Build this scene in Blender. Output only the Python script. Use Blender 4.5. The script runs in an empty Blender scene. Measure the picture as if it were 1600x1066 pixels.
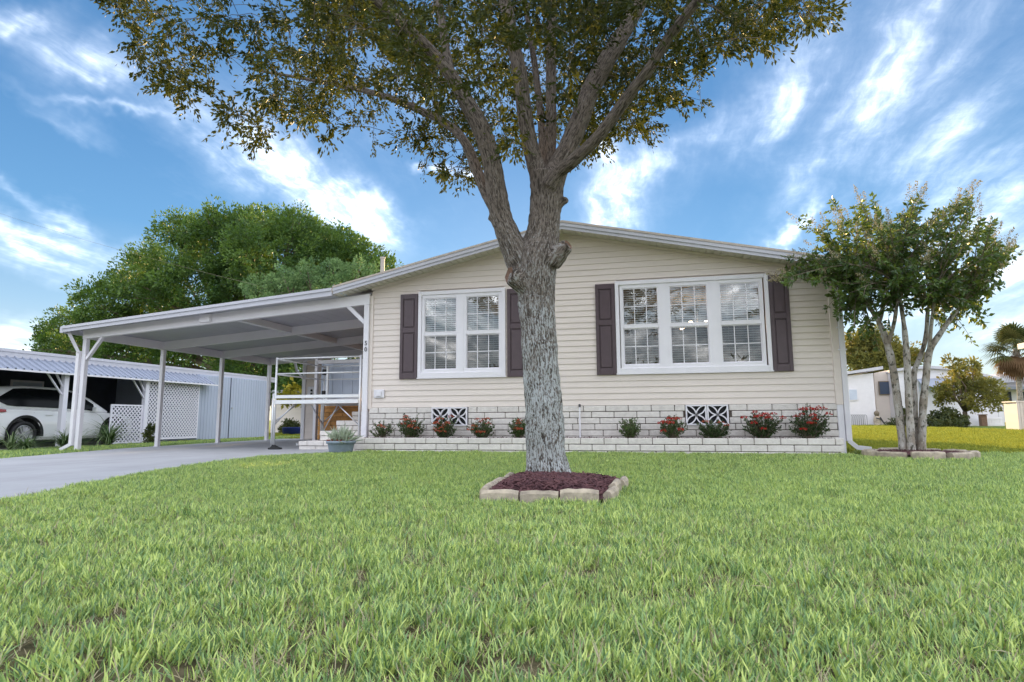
import bpy, bmesh, math, random
import numpy as np
from mathutils import Vector, Matrix, noise as mnoise
random.seed(7); RNG = np.random.default_rng(7)
SC = bpy.context.scene
COL = SC.collection
R = math.radians

# ------------------------------------------------------------------ camera
FPX, PITCH, YAW, ROLL = 943.16, .1282, -.2178, -.0054
CAM = np.array([4.9502, -10.2591, .509])
_f = np.array([math.sin(YAW)*math.cos(PITCH), math.cos(YAW)*math.cos(PITCH), math.sin(PITCH)])
_r = np.array([math.cos(YAW), -math.sin(YAW), 0.]); _u = np.cross(_r, _f)
_c, _s = math.cos(ROLL), math.sin(ROLL)
CR, CU, CF = _c*_r+_s*_u, -_s*_r+_c*_u, _f
camd = bpy.data.cameras.new('camera'); camo = bpy.data.objects.new('camera', camd); COL.objects.link(camo)
camd.sensor_width = 36; camd.lens = FPX*36/1600; camd.clip_start = .05; camd.clip_end = 3000
M = Matrix.Identity(4)
for i in range(3):
    M[i][0], M[i][1], M[i][2], M[i][3] = CR[i], CU[i], -CF[i], CAM[i]
camo.matrix_world = M
SC.camera = camo

# ------------------------------------------------------------------ light, sky, exposure
SUN_EL, SUN_AZ = R(13.5), R(-11.5)           # azimuth from +Y, positive towards +X: behind the house, a little left
SDIR = Vector((math.sin(SUN_AZ)*math.cos(SUN_EL), math.cos(SUN_AZ)*math.cos(SUN_EL), math.sin(SUN_EL)))
sund = bpy.data.lights.new('sun', 'SUN'); suno = bpy.data.objects.new('sun', sund); COL.objects.link(suno)
sund.energy = 3.0; sund.angle = R(.6); sund.color = (1, .68, .28)
suno.rotation_euler = SDIR.to_track_quat('Z', 'Y').to_euler(); suno.location = (0, 40, 30)
SC.view_settings.view_transform = 'Standard'; SC.view_settings.look = 'None'
SC.view_settings.gamma = 1; SC.view_settings.use_curve_mapping = False
SC.view_settings.exposure = 1.85
SC.cycles.max_bounces = 6; SC.cycles.transparent_max_bounces = 10
SC.cycles.diffuse_bounces = 4
SC.cycles.sample_clamp_indirect = 6

world = bpy.data.worlds.new('World'); SC.world = world; world.use_nodes = True

class NT:
    """tiny node-tree writer"""
    def __init__(s, tree): s.t = tree; s.n = tree.nodes; s.l = tree.links
    def new(s, kind, **kw):
        n = s.n.new(kind)
        for k, v in kw.items(): setattr(n, k, v)
        return n
    def put(s, sock, v):
        if isinstance(v, bpy.types.NodeSocket): s.l.new(v, sock)
        elif v is not None: sock.default_value = v
    def math(s, op, a, b=None, c=None, clamp=False):
        n = s.new('ShaderNodeMath', operation=op, use_clamp=clamp); s.put(n.inputs[0], a); s.put(n.inputs[1], b)
        if c is not None: s.put(n.inputs[2], c)
        return n.outputs[0]
    def mix(s, f, a, b, blend='MIX'):
        n = s.new('ShaderNodeMix', data_type='RGBA', blend_type=blend)
        s.put(n.inputs[0], f); s.put(n.inputs[6], a if not isinstance(a, tuple) else (*a[:3], 1)); s.put(n.inputs[7], b if not isinstance(b, tuple) else (*b[:3], 1))
        return n.outputs[2]
    def noise(s, vec, scale, detail=4, rough=.55, dist=0, out=0):
        n = s.new('ShaderNodeTexNoise'); s.put(n.inputs['Vector'], vec); n.inputs['Scale'].default_value = scale
        n.inputs['Detail'].default_value = detail; n.inputs['Roughness'].default_value = rough; n.inputs['Distortion'].default_value = dist
        return n.outputs[out]
    def ramp(s, f, stops, interp='LINEAR'):
        n = s.new('ShaderNodeValToRGB'); s.put(n.inputs[0], f); e = n.color_ramp.elements; n.color_ramp.interpolation = interp
        while len(e) < len(stops): e.new(.5)
        for q, (p, c) in zip(e, stops):
            q.position = p; q.color = (c, c, c, 1) if not isinstance(c, tuple) else (*c[:3], 1)
        return n.outputs[0]
    def maprange(s, v, a, b, c=0., d=1., smooth=False):
        n = s.new('ShaderNodeMapRange', clamp=True, interpolation_type='SMOOTHSTEP' if smooth else 'LINEAR')
        for i, q in enumerate((v, a, b, c, d)): s.put(n.inputs[i], q)
        return n.outputs[0]
    def mapping(s, vec, scale=(1, 1, 1), loc=(0, 0, 0), rot=(0, 0, 0)):
        n = s.new('ShaderNodeMapping'); s.put(n.inputs[0], vec); n.inputs[1].default_value = loc; n.inputs[2].default_value = rot; n.inputs[3].default_value = scale
        return n.outputs[0]
    def bump(s, h, strength=.3, dist=.02, normal=None):
        n = s.new('ShaderNodeBump'); s.put(n.inputs['Height'], h); n.inputs['Strength'].default_value = strength; n.inputs['Distance'].default_value = dist
        if normal is not None: s.put(n.inputs['Normal'], normal)
        return n.outputs[0]

def azel(px, py):
    d = CF*FPX + CR*(px-800) - CU*(py-533); d /= np.linalg.norm(d)
    return math.atan2(d[0], d[1]), math.asin(d[2])

def build_sky():
    g = NT(world.node_tree); g.n.clear()
    out = g.new('ShaderNodeOutputWorld'); bg = g.new('ShaderNodeBackground'); g.l.new(bg.outputs[0], out.inputs[0])
    sky = g.new('ShaderNodeTexSky', sky_type='NISHITA'); sky.sun_disc = False; sky.sun_elevation = SUN_EL
    sky.sun_rotation = SUN_AZ; sky.air_density = 1.0; sky.dust_density = 0.15; sky.ozone_density = 4.0
    tc = g.new('ShaderNodeTexCoord'); D = tc.outputs['Generated']
    sp = g.new('ShaderNodeSeparateXYZ'); g.l.new(D, sp.inputs[0])
    x, y, z = sp.outputs
    az = g.math('ARCTAN2', x, y); el = g.math('ARCSINE', z)
    zz = g.math('MAXIMUM', z, 0.02)
    # the clear sky: Nishita, with the glow round the low sun held down to what the photograph shows
    base = sky.outputs[0]
    hs = g.new('ShaderNodeHueSaturation'); hs.inputs['Saturation'].default_value = SKY_SAT; hs.inputs['Value'].default_value = 1; g.l.new(base, hs.inputs['Color'])
    clear = g.mix(SKY_MIX, hs.outputs[0], g.ramp(el, SKY_RAMP))
    # cloud cover: wind-drawn cirrus, placed by azimuth and elevation on the sky
    pl = g.new('ShaderNodeCombineXYZ'); den = g.math('ADD', zz, .16)
    g.l.new(g.math('DIVIDE', x, den), pl.inputs[0]); g.l.new(g.math('DIVIDE', y, den), pl.inputs[1])
    warp = g.noise(pl.outputs[0], 1.3, 4, .6, out=1)
    va = g.new('ShaderNodeVectorMath', operation='MULTIPLY_ADD'); g.l.new(warp, va.inputs[0]); va.inputs[1].default_value = (.26, .30, 0); g.l.new(pl.outputs[0], va.inputs[2])
    fib = g.noise(g.mapping(va.outputs[0], (2.6, .75, 1), rot=(0, 0, R(-9))), 1.7, 9, .62)
    fine = g.noise(va.outputs[0], 6.5, 8, .68)
    wa = g.noise(D, 5.0, 5, .62, out=1)
    wsp = g.new('ShaderNodeSeparateXYZ'); g.l.new(wa, wsp.inputs[0])
    azw = g.math('MULTIPLY_ADD', g.math('SUBTRACT', wsp.outputs[0], .5), .20, az); elw = g.math('MULTIPLY_ADD', g.math('SUBTRACT', wsp.outputs[1], .5), .20, el)
    total = None
    for (cx, cy, dx, dy, L, W, amp) in CLOUDS:
        a0, e0 = azel(cx, cy); l = math.hypot(dx, dy); a1, e1 = azel(cx+dx/l*20, cy+dy/l*20)
        ph = math.atan2(e1-e0, a1-a0); k = math.hypot(e1-e0, a1-a0)/20
        du = g.math('SUBTRACT', azw, a0); dv = g.math('SUBTRACT', elw, e0)
        a = g.math('MULTIPLY_ADD', dv, math.sin(ph)/(L*k), g.math('MULTIPLY', du, math.cos(ph)/(L*k)))
        b = g.math('MULTIPLY_ADD', dv, math.cos(ph)/(W*k), g.math('MULTIPLY', du, -math.sin(ph)/(W*k)))
        q = g.math('MULTIPLY_ADD', b, b, g.math('MULTIPLY', a, a))
        m = g.math('MULTIPLY', g.math('EXPONENT', g.math('MULTIPLY', q, -1)), amp)
        total = m if total is None else g.math('ADD', total, m)
    # unseen sky outside the view: denser cloud added to raise the ambient light
    wide = g.math('MULTIPLY', g.maprange(g.noise(g.mapping(va.outputs[0], loc=WIDE_LOC), .62, 3, .5), .30, .54, .15, 1, True), 2.2)
    offframe = g.math('MULTIPLY', g.maprange(g.math('ABSOLUTE', g.math('SUBTRACT', az, YAW)), .75, 1.0, 0, 1, True), 1)
    up = g.maprange(el, .62, .8, 0, 1, True)
    total = g.math('ADD', total, g.math('MULTIPLY', wide, g.math('MAXIMUM', offframe, up)))
    fib2 = g.noise(g.mapping(va.outputs[0], (5.0, 1.0, 1), rot=(0, 0, R(-16))), 2.6, 8, .60)
    tex = g.math('ADD', g.math('ADD', g.math('MULTIPLY', fib, .55), g.math('MULTIPLY', fine, .28)), g.math('MULTIPLY', fib2, .32))
    total = g.math('DIVIDE', g.math('MULTIPLY', total, 1.25), g.math('ADD', total, .62))
    cov = g.math('MULTIPLY', total, g.maprange(tex, .34, .80, .10, 1.12))
    cov = g.math('ADD', cov, g.math('MULTIPLY', g.maprange(tex, .55, .8, 0, .12), g.maprange(el, .02, .3, .3, 1)))
    cov = g.maprange(cov, .03, 1.05, 0, 1)
    cov = g.math('MULTIPLY_ADD', cov, .05, g.math('MULTIPLY', g.math('POWER', cov, 4.0), .95))
    warmth = g.maprange(el, .0, .26, 0, 1)
    ccol = g.mix(warmth, (1.0, .93, .84), (.98, .985, 1.0))
    cl = g.new('ShaderNodeVectorMath', operation='SCALE'); g.l.new(ccol, cl.inputs[0]); cl.inputs['Scale'].default_value = CLOUD_GAIN/SKY_STRENGTH
    mixed = g.mix(cov, clear, cl.outputs[0])
    # below the horizon: plain ground colour (never seen, the ground sheet covers it)
    mixed = g.mix(g.maprange(z, -.02, .0), (.35, .42, .3), mixed)
    g.l.new(mixed, bg.inputs[0]); bg.inputs[1].default_value = SKY_STRENGTH

WIDE_LOC = (9, 4, 0)
SKY_STRENGTH, SKY_SAT, SKY_MIX, CLOUD_GAIN = .0455, 1.1, 0.68, 3.4
SKY_RAMP = [(0.0, (6.8, 6.4, 5.3)), (.07, (5.2, 5.8, 5.9)), (.16, (3.0, 4.3, 5.4)), (.28, (1.2, 2.75, 4.7)), (.45, (.8, 2.05, 4.0)), (.75, (.65, 1.7, 3.5)), (1., (.6, 1.5, 3.3))]
CLOUDS = [  # centre, direction, half length, half width (as degrees seen from the lawn), density
    (400, 235, 270, 160, 130, 40, .55), (485, 298, 270, 160, 95, 36, .95), (560, 330, 60, 90, 60, 34, .9), (450, 270, 270, 150, 170, 75, .22),
    (962, 305, 5, 60, 62, 34, 1.15), (1015, 272, 70, -38, 60, 20, .55), (930, 235, -30, -60, 55, 24, .6), (975, 280, 10, -40, 90, 70, .25),
    (60, 372, 150, 26, 130, 30, .95), (110, 335, 50, 30, 50, 18, .55), (15, 525, 60, 10, 80, 26, .6), (60, 400, 150, 20, 130, 40, .35),
    (30, 12, 100, 12, 80, 22, .75), (160, 95, 80, 20, 80, 30, .55), (140, 160, 100, 40, 130, 10, .35), (320, 205, 60, 30, 60, 36, .35), (10, 290, 80, 6, 70, 14, .3), (110, 185, 40, 30, 60, 18, .3), (90, 70, 100, 60, 150, 70, .18),
    (1400, 100, 90, -150, 140, 46, .48), (1290, 235, 110, -130, 150, 40, .40), (1480, 200, 120, -140, 260, 130, .42), (1560, 330, 150, -60, 170, 70, .52),
    (1330, 60, 60, -70, 170, 80, .26), (1240, 345, 60, -60, 52, 11, .62), (1215, 372, 20, -40, 30, 10, .5), (1590, 420, 100, -20, 160, 60, .45), (1450, 480, 200, 0, 260, 70, .60), (1250, 150, 120, -120, 150, 60, .26),
    (655, 268, 20, 5, 15, 10, .9), (697, 283, 20, 5, 15, 10, .9), (735, 290, 20, 0, 17, 10, .8), (1100, 240, 80, -60, 70, 16, .28), (60, 560, 100, 5, 180, 50, .65),
    (1180, 190, 100, -90, 110, 40, .24), (700, 120, 200, -60, 220, 70, .25)]
build_sky()

# ------------------------------------------------------------------ geometry helpers
def at(px, py, Y):
    d = CF*FPX + CR*(px-800) - CU*(py-533); return CAM + d*((Y-CAM[1])/d[1])
def at_x(px, py, X):
    d = CF*FPX + CR*(px-800) - CU*(py-533); return CAM + d*((X-CAM[0])/d[0])
def at_z(px, py, Z):
    d = CF*FPX + CR*(px-800) - CU*(py-533); return CAM + d*((Z-CAM[2])/d[2])
def proj(P):
    v = np.asarray(P, float)-CAM; zz = v@CF
    return np.stack([800+FPX*(v@CR)/zz, 533-FPX*(v@CU)/zz, zz], -1)

def _hash(ix, iy, iz, seed):
    h = (ix*374761393 + iy*668265263 + iz*2147483647 + seed*1274126177) & 0xffffffff
    h = ((h ^ (h >> 13))*1274126177) & 0xffffffff
    h = ((h ^ (h >> 16))*2246822519) & 0xffffffff
    return ((h ^ (h >> 15)) & 0xffffff)/float(0xffffff)
def vnoise(P, seed=0):
    P = np.asarray(P, float); I = np.floor(P).astype(np.int64); F = P-I; F = F*F*(3-2*F); o = 0
    for dx in (0, 1):
        for dy in (0, 1):
            for dz in (0, 1):
                w = (F[:, 0] if dx else 1-F[:, 0])*(F[:, 1] if dy else 1-F[:, 1])*(F[:, 2] if dz else 1-F[:, 2])
                o = o + w*_hash(I[:, 0]+dx, I[:, 1]+dy, I[:, 2]+dz, seed)
    return o
def fbm(P, n=3, seed=0):
    a, o, t = 1., 0, 0
    for i in range(n): o = o + a*vnoise(np.asarray(P)*2**i, seed+i); t += a; a *= .5
    return o/t

ORG = {}
def org(o): return ORG.get(o.name, Vector((0, 0, 0))) if o is not None else Vector((0, 0, 0))
def tag(o, label=None, cat=None, group=None, kind=None):
    if label: o['label'] = label
    if cat: o['category'] = cat
    if group: o['group'] = group
    if kind: o['kind'] = kind
    return o
def thing(name, label, cat, loc=(0, 0, 0), group=None):
    o = bpy.data.objects.new(name, None); COL.objects.link(o); o.location = loc; o.empty_display_size = .1
    ORG[o.name] = Vector(loc); return tag(o, label, cat, group)
def link(name, me, m, parent=None, loc=None, kind=None):
    o = bpy.data.objects.new(name, me); COL.objects.link(o)
    if m is not None and len(me.materials) == 0:
        for q in (m if isinstance(m, (list, tuple)) else [m]): me.materials.append(q)
    if parent is not None:
        o.parent = parent; ORG[o.name] = org(parent)
    if loc is not None: o.location = Vector(loc)-org(parent)
    if kind: o['kind'] = kind
    return o
def np_mesh(name, V, F, smooth=False, attrs=None):
    """V (n,3), F (m,k) with one k"""
    V = np.ascontiguousarray(V, dtype=np.float32); F = np.ascontiguousarray(F, dtype=np.int32); k = F.shape[1]
    me = bpy.data.meshes.new(name); me.vertices.add(len(V)); me.vertices.foreach_set('co', V.ravel())
    me.loops.add(F.size); me.loops.foreach_set('vertex_index', F.ravel())
    me.polygons.add(len(F)); me.polygons.foreach_set('loop_start', np.arange(0, F.size, k, dtype=np.int32))
    me.polygons.foreach_set('use_smooth', np.full(len(F), smooth))
    for nm, a in (attrs or {}).items():
        t = 'FLOAT' if np.ndim(a) == 1 else 'FLOAT_VECTOR'
        at_ = me.attributes.new(nm, t, 'POINT'); at_.data.foreach_set('value' if t == 'FLOAT' else 'vector', np.ascontiguousarray(a, dtype=np.float32).ravel())
    me.update(calc_edges=True); return me

class MB:
    """collects shapes in world space; part() links them as one mesh"""
    def __init__(s): s.v = []; s.f = []; s.mi = []; s.m = 0
    def add(s, vs, fs):
        b = len(s.v); s.v += [tuple(map(float, v)) for v in vs]; s.f += [tuple(b+i for i in f) for f in fs]; s.mi += [s.m]*len(fs); return s
    def box(s, x0, x1, y0, y1, z0, z1):
        return s.add([(x0, y0, z0), (x1, y0, z0), (x1, y1, z0), (x0, y1, z0), (x0, y0, z1), (x1, y0, z1), (x1, y1, z1), (x0, y1, z1)],
                     [(0, 3, 2, 1), (4, 5, 6, 7), (0, 1, 5, 4), (1, 2, 6, 5), (2, 3, 7, 6), (3, 0, 4, 7)])
    def cbox(s, x0, x1, y0, y1, z0, z1, c=.004):
        """box with chamfered edges"""
        bm = bmesh.new(); bmesh.ops.create_cube(bm, size=1)
        for v in bm.verts: v.co = Vector(((x0+x1)/2+v.co.x*(x1-x0), (y0+y1)/2+v.co.y*(y1-y0), (z0+z1)/2+v.co.z*(z1-z0)))
        bmesh.ops.bevel(bm, geom=bm.edges[:], offset=c, segments=1, affect='EDGES'); bm.verts.index_update()
        s.add([v.co[:] for v in bm.verts], [[v.index for v in f.verts] for f in bm.faces]); bm.free(); return s
    def hexa(s, p): return s.add(p, [(0, 3, 2, 1), (4, 5, 6, 7), (0, 1, 5, 4), (1, 2, 6, 5), (2, 3, 7, 6), (3, 0, 4, 7)])
    def bar(s, p, q, w, h=None, up=(0, 0, 1)):
        h = h or w; p, q = Vector(p), Vector(q); d = (q-p).normalized(); up = Vector(up)
        if abs(d.dot(up)) > .99: up = Vector((0, 1, 0))
        a = d.cross(up).normalized()*(w/2); b = a.cross(d).normalized()*(h/2)
        return s.hexa([p-a-b, p+a-b, p+a+b, p-a+b, q-a-b, q+a-b, q+a+b, q-a+b])
    def tube(s, pts, rad, n=8, cap=True):
        pts = [Vector(p) for p in pts]; k = len(pts)
        rad = [rad]*k if not isinstance(rad, (list, tuple, np.ndarray)) else rad
        b = len(s.v); d = (pts[1]-pts[0]).normalized(); a = d.orthogonal().normalized()
        vs = []
        for i, p in enumerate(pts):
            d = (pts[min(i+1, k-1)]-pts[max(i-1, 0)]).normalized(); a = (a-d*a.dot(d)).normalized(); c = d.cross(a)
            vs += [p+(a*math.cos(2*math.pi*j/n)+c*math.sin(2*math.pi*j/n))*rad[i] for j in range(n)]
        fs = [(i*n+j, i*n+(j+1) % n, (i+1)*n+(j+1) % n, (i+1)*n+j) for i in range(k-1) for j in range(n)]
        if cap: fs += [tuple(range(n))[::-1], tuple((k-1)*n+j for j in range(n))]
        return s.add(vs, fs)
    def lathe(s, prof, c, n=24):
        """prof: (radius, z)"""
        vs = [(c[0]+r*math.cos(2*math.pi*j/n), c[1]+r*math.sin(2*math.pi*j/n), c[2]+z) for r, z in prof for j in range(n)]
        fs = [(i*n+j, i*n+(j+1) % n, (i+1)*n+(j+1) % n, (i+1)*n+j) for i in range(len(prof)-1) for j in range(n)]
        return s.add(vs, fs)
    def prism(s, poly, a0, a1, axis='y'):
        """2D polygon extruded along an axis; poly in the two other axes"""
        k = len(poly)
        def P(u, v, w): return {'y': (u, w, v), 'x': (w, u, v), 'z': (u, v, w)}[axis]
        vs = [P(u, v, a0) for u, v in poly]+[P(u, v, a1) for u, v in poly]
        return s.add(vs, [tuple(range(k))[::-1], tuple(range(k, 2*k))]+[(i, (i+1) % k, k+(i+1) % k, k+i) for i in range(k)])
    def mesh(s, name, o=Vector((0, 0, 0)), smooth=False):
        me = bpy.data.meshes.new(name); me.from_pydata([(x-o[0], y-o[1], z-o[2]) for x, y, z in s.v], [], s.f)
        bm = bmesh.new(); bm.from_mesh(me); bmesh.ops.recalc_face_normals(bm, faces=bm.faces[:]); bm.to_mesh(me); bm.free()
        if any(s.mi): me.polygons.foreach_set('material_index', s.mi)
        if smooth: me.polygons.foreach_set('use_smooth', [True]*len(me.polygons))
        me.update(); return me
    def part(s, name, m, parent=None, smooth=False, kind=None, local=False):
        return link(name, s.mesh(name, Vector((0, 0, 0)) if local else org(parent), smooth), m, parent, None, kind)
def copies(name, me, m, parent, locs, rots=None, scales=None):
    for i, l in enumerate(locs):
        o = link(name, me, m, parent, l)
        if rots: o.rotation_euler = rots[i]
        if scales: o.scale = scales[i]

# ------------------------------------------------------------------ materials
def mat(name, base, rough=.6, var=.0, vscale=6., bump=0., bscale=40., spec=.4, metal=0., stretch=(1, 1, 1), c2=None, detail=5, bdist=.01, objvar=0.):
    m = bpy.data.materials.new(name); m.use_nodes = True; g = NT(m.node_tree); p = g.n['Principled BSDF']
    p.inputs['Roughness'].default_value = rough; p.inputs['Specular IOR Level'].default_value = spec; p.inputs['Metallic'].default_value = metal
    V = g.mapping(g.new('ShaderNodeNewGeometry').outputs['Position'], stretch)
    col = None
    if var or c2:
        f = g.noise(V, vscale, detail, .6); dark = c2 or tuple(c*(1-var) for c in base); lite = tuple(min(1, c*(1+var*.5)) for c in base) if not c2 else base
        col = g.mix(g.maprange(f, .3, .7), dark, lite)
    if objvar:
        oi = g.new('ShaderNodeObjectInfo'); hs = g.new('ShaderNodeHueSaturation'); g.put(hs.inputs['Color'], col if col is not None else (*base, 1))
        g.put(hs.inputs['Value'], g.maprange(oi.outputs['Random'], 0, 1, 1-objvar, 1+objvar)); col = hs.outputs[0]
    if col is not None: g.l.new(col, p.inputs['Base Color'])
    else: p.inputs['Base Color'].default_value = (*base, 1)
    if bump:
        g.l.new(g.bump(g.noise(V, bscale, 5, .6), bump, bdist), p.inputs['Normal'])
    return m
def leafmat(name, c0, c1, c2, trans=.35, rough=.45, spec=.3, tcol=None):
    """leaf: dark to light by the 'tint' of each leaf; light comes through"""
    m = bpy.data.materials.new(name); m.use_nodes = True; g = NT(m.node_tree); p = g.n['Principled BSDF']; out = g.n['Material Output']
    a = g.new('ShaderNodeAttribute', attribute_name='tint'); oi = g.new('ShaderNodeObjectInfo')
    t = g.math('FRACT', g.math('MULTIPLY_ADD', oi.outputs['Random'], .0, a.outputs['Fac']))
    col = g.ramp(t, [(0., c0), (.55, c1), (1., c2)])
    g.l.new(col, p.inputs['Base Color']); p.inputs['Roughness'].default_value = rough; p.inputs['Specular IOR Level'].default_value = spec
    tr = g.new('ShaderNodeBsdfTranslucent'); g.put(tr.inputs[0], g.mix(.65, col, (*tcol, 1)) if tcol else col)
    mx = g.new('ShaderNodeMixShader'); mx.inputs[0].default_value = trans; g.l.new(p.outputs[0], mx.inputs[1]); g.l.new(tr.outputs[0], mx.inputs[2]); g.l.new(mx.outputs[0], out.inputs[0])
    return m

MT = {}
MT['siding'] = mat('cream_vinyl', (.735, .645, .595), .45, .04, 1.2, .05, 60, stretch=(1, 1, 6), objvar=.02)
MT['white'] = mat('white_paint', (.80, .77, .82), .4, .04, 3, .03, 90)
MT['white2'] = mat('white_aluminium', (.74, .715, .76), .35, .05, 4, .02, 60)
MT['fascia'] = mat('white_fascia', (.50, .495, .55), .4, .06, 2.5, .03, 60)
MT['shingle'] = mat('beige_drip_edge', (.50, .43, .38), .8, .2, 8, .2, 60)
MT['roof'] = mat('pale_roof', (.55, .53, .50), .8, .15, 5, .2, 60)
MT['soffit'] = mat('cream_soffit', (.70, .66, .58), .5, .05, 5)
MT['plum'] = mat('plum_shutter', (.088, .060, .070), .42, .1, 9, .12, 120)
MT['brick'] = mat('white_slump_brick', (.75, .70, .665), .75, .13, 14, .7, 34, c2=(.63, .58, .55), objvar=.05, bdist=.012)
MT['mortar'] = mat('dark_mortar', (.15, .12, .105), .9, .3, 20, .4, 60)
MT['conc'] = mat('concrete', (.52, .50, .49), .85, .14, 1.6, .25, 70, c2=(.44, .42, .41), detail=8)
MT['dark'] = mat('dark_void', (.02, .02, .022), .9)
MT['interior'] = mat('interior_wall', (.30, .28, .26), .8, .1, 2)
MT['blind'] = mat('blind_slat', (.78, .77, .74), .5)
MT['alu'] = mat('scaffold_aluminium', (.74, .74, .76), .38, .06, 9, .03, 90, metal=.35)
MT['alu2'] = mat('bare_aluminium', (.62, .62, .66), .3, .05, 9, metal=.8)
MT['rubber'] = mat('black_rubber', (.02, .02, .022), .6)
MT['bluegrey'] = mat('blue_grey_panel', (.50, .55, .66), .5, .06, 5, .05, 60)
MT['orange'] = mat('orange_stone', (.58, .29, .10), .8, .3, 7, .4, 30, objvar=.22)
MT['nblue'] = mat('shade_dark_blue_metal', (.27, .295, .37), .5, .08, 1.6, .03, 40, stretch=(1, 1, .3))  # blue darkened to put tree shade into the neighbour's awning colour
MT['nwhite'] = mat('lattice_white', (.72, .70, .78), .5)
MT['pot'] = mat('grey_blue_pot', (.22, .27, .33), .55, .2, 9, .1, 50)
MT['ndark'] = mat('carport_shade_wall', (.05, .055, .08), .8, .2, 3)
MT['mulch'] = mat('red_brown_mulch', (.10, .035, .042), .85, .4, 30, .5, 90, c2=(.05, .02, .024))
MT['chip'] = mat('mulch_chip', (.135, .055, .055), .8, .5, 12, c2=(.05, .018, .025))
MT['edge'] = mat('edging_stone', (.50, .42, .32), .85, .3, 14, .5, 50, c2=(.25, .21, .17), objvar=.1)
MT['soil'] = mat('garden_soil', (.06, .045, .035), .95, .4, 25, .6, 60)
MT['paint'] = mat('white_car_paint', (.80, .80, .82), .18, spec=.6)
MT['glassdark'] = mat('tinted_car_glass', (.004, .005, .006), .25, spec=.12)
MT['red'] = mat('tail_light_red', (.30, .012, .015), .15, spec=.6)
MT['rim'] = mat('alloy_rim', (.55, .55, .57), .28, metal=.85)
MT['wood'] = mat('cut_wood', (.20, .12, .085), .85, .4, 18, .6, 60)
MT['stem'] = mat('grey_stem', (.20, .16, .12), .85, .3, 20, .4, 60)
MT['number'] = mat('dark_number', (.05, .05, .06), .4)
MT['pipe'] = mat('weathered_pipe', (.34, .31, .27), .6)
MT['steel'] = mat('galvanised_pipe', (.45, .45, .46), .4, metal=.7)
def glass_mat(name, tint, refl):
    m = bpy.data.materials.new(name); m.use_nodes = True; g = NT(m.node_tree); g.n.remove(g.n['Principled BSDF']); out = g.n['Material Output']
    tr = g.new('ShaderNodeBsdfTransparent'); tr.inputs[0].default_value = (*tint, 1); gl = g.new('ShaderNodeBsdfGlossy'); gl.inputs['Roughness'].default_value = .0; gl.inputs[0].default_value = (.95, .97, 1, 1)
    lw = g.new('ShaderNodeLayerWeight'); lw.inputs[0].default_value = .25
    geo = g.new('ShaderNodeNewGeometry'); wob = g.noise(geo.outputs['Position'], 2.2, 2)
    g.l.new(g.bump(wob, .012, .05), gl.inputs['Normal'])
    f = g.math('ADD', g.math('MULTIPLY', lw.outputs['Fresnel'], .8), refl, clamp=True)
    mx = g.new('ShaderNodeMixShader'); g.l.new(f, mx.inputs[0]); g.l.new(tr.outputs[0], mx.inputs[1]); g.l.new(gl.outputs[0], mx.inputs[2]); g.l.new(mx.outputs[0], out.inputs[0]); return m
MT['pane'] = glass_mat('window_glass', (.90, .92, .93), .055)
MT['screen'] = glass_mat('screened_glass', (.66, .67, .68), .035)

MT['navypane'] = mat('dark_blue_pane', (.06, .085, .14), .2)
MT['nshed'] = mat('pale_blue_siding', (.39, .43, .54), .5, .08, 1.6, .03, 40, stretch=(1, 1, .3))
def emit_mat(name, c, s):
    m = bpy.data.materials.new(name); m.use_nodes = True; g = NT(m.node_tree); p = g.n['Principled BSDF']
    p.inputs['Base Color'].default_value = (*c, 1); p.inputs['Emission Color'].default_value = (*c, 1); p.inputs['Emission Strength'].default_value = s; return m
MT['lamp'] = emit_mat('lit_lamp_glass', (1, .66, .36), 9.)

# ------------------------------------------------------------------ ground, driveway
def gh(X):
    """height of the soil under the grass"""
    X = np.asarray(X, float)
    return np.where(X >= 0, -.045, np.where(X >= -6.5, -.045+.0105*X, np.maximum(-.113+(X+6.5)*.036, -.24)))
def ground_mat():
    m = bpy.data.materials.new('turf_soil'); m.use_nodes = True; g = NT(m.node_tree); p = g.n['Principled BSDF']
    P = g.new('ShaderNodeNewGeometry').outputs['Position']
    a = g.noise(P, 9, 8, .65); b = g.noise(P, .35, 4, .55)
    sp = g.new('ShaderNodeSeparateXYZ'); g.l.new(P, sp.inputs[0])
    soil = g.mix(g.maprange(a, .35, .68), (.040, .030, .022), (.15, .115, .075))
    turf = g.mix(g.maprange(g.noise(P, 22, 8, .7), .3, .7), (.065, .12, .02), (.15, .22, .045))
    turf = g.mix(g.maprange(b, .35, .65), turf, (.11, .15, .03))
    far = g.maprange(g.math('LENGTH', 0, 0) if False else sp.outputs[1], -5.5, 6, 0, 1)
    far = g.math('MAXIMUM', far, g.maprange(sp.outputs[0], 9.0, 13, 0, 1))
    g.l.new(g.mix(g.math('MULTIPLY_ADD', far, .80, .12), soil, turf), p.inputs['Base Color'])
    p.inputs['Roughness'].default_value = 1; p.inputs['Specular IOR Level'].default_value = .1
    g.l.new(g.bump(a, .7, .03), p.inputs['Normal']); return m
MT['ground'] = ground_mat()
xs = np.concatenate([[-900, -300, -120, -60, -40, -25, -16], np.arange(-12, 14.1, .5), [16, 20, 26, 35, 50, 80, 160, 400, 900]])
ys = np.concatenate([[-400, -120, -50, -25, -16], np.arange(-12, 16.1, 1.), [20, 26, 35, 50, 80, 160, 400, 1200]])
GX, GY = np.meshgrid(xs, ys); GV = np.stack([GX, GY, gh(GX)], -1).reshape(-1, 3); nx = len(xs)
GF = np.array([(j*nx+i, j*nx+i+1, (j+1)*nx+i+1, (j+1)*nx+i) for j in range(len(ys)-1) for i in range(nx-1)])
tag(link('ground', np_mesh('ground', GV, GF, True), MT['ground']), kind='structure')

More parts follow.
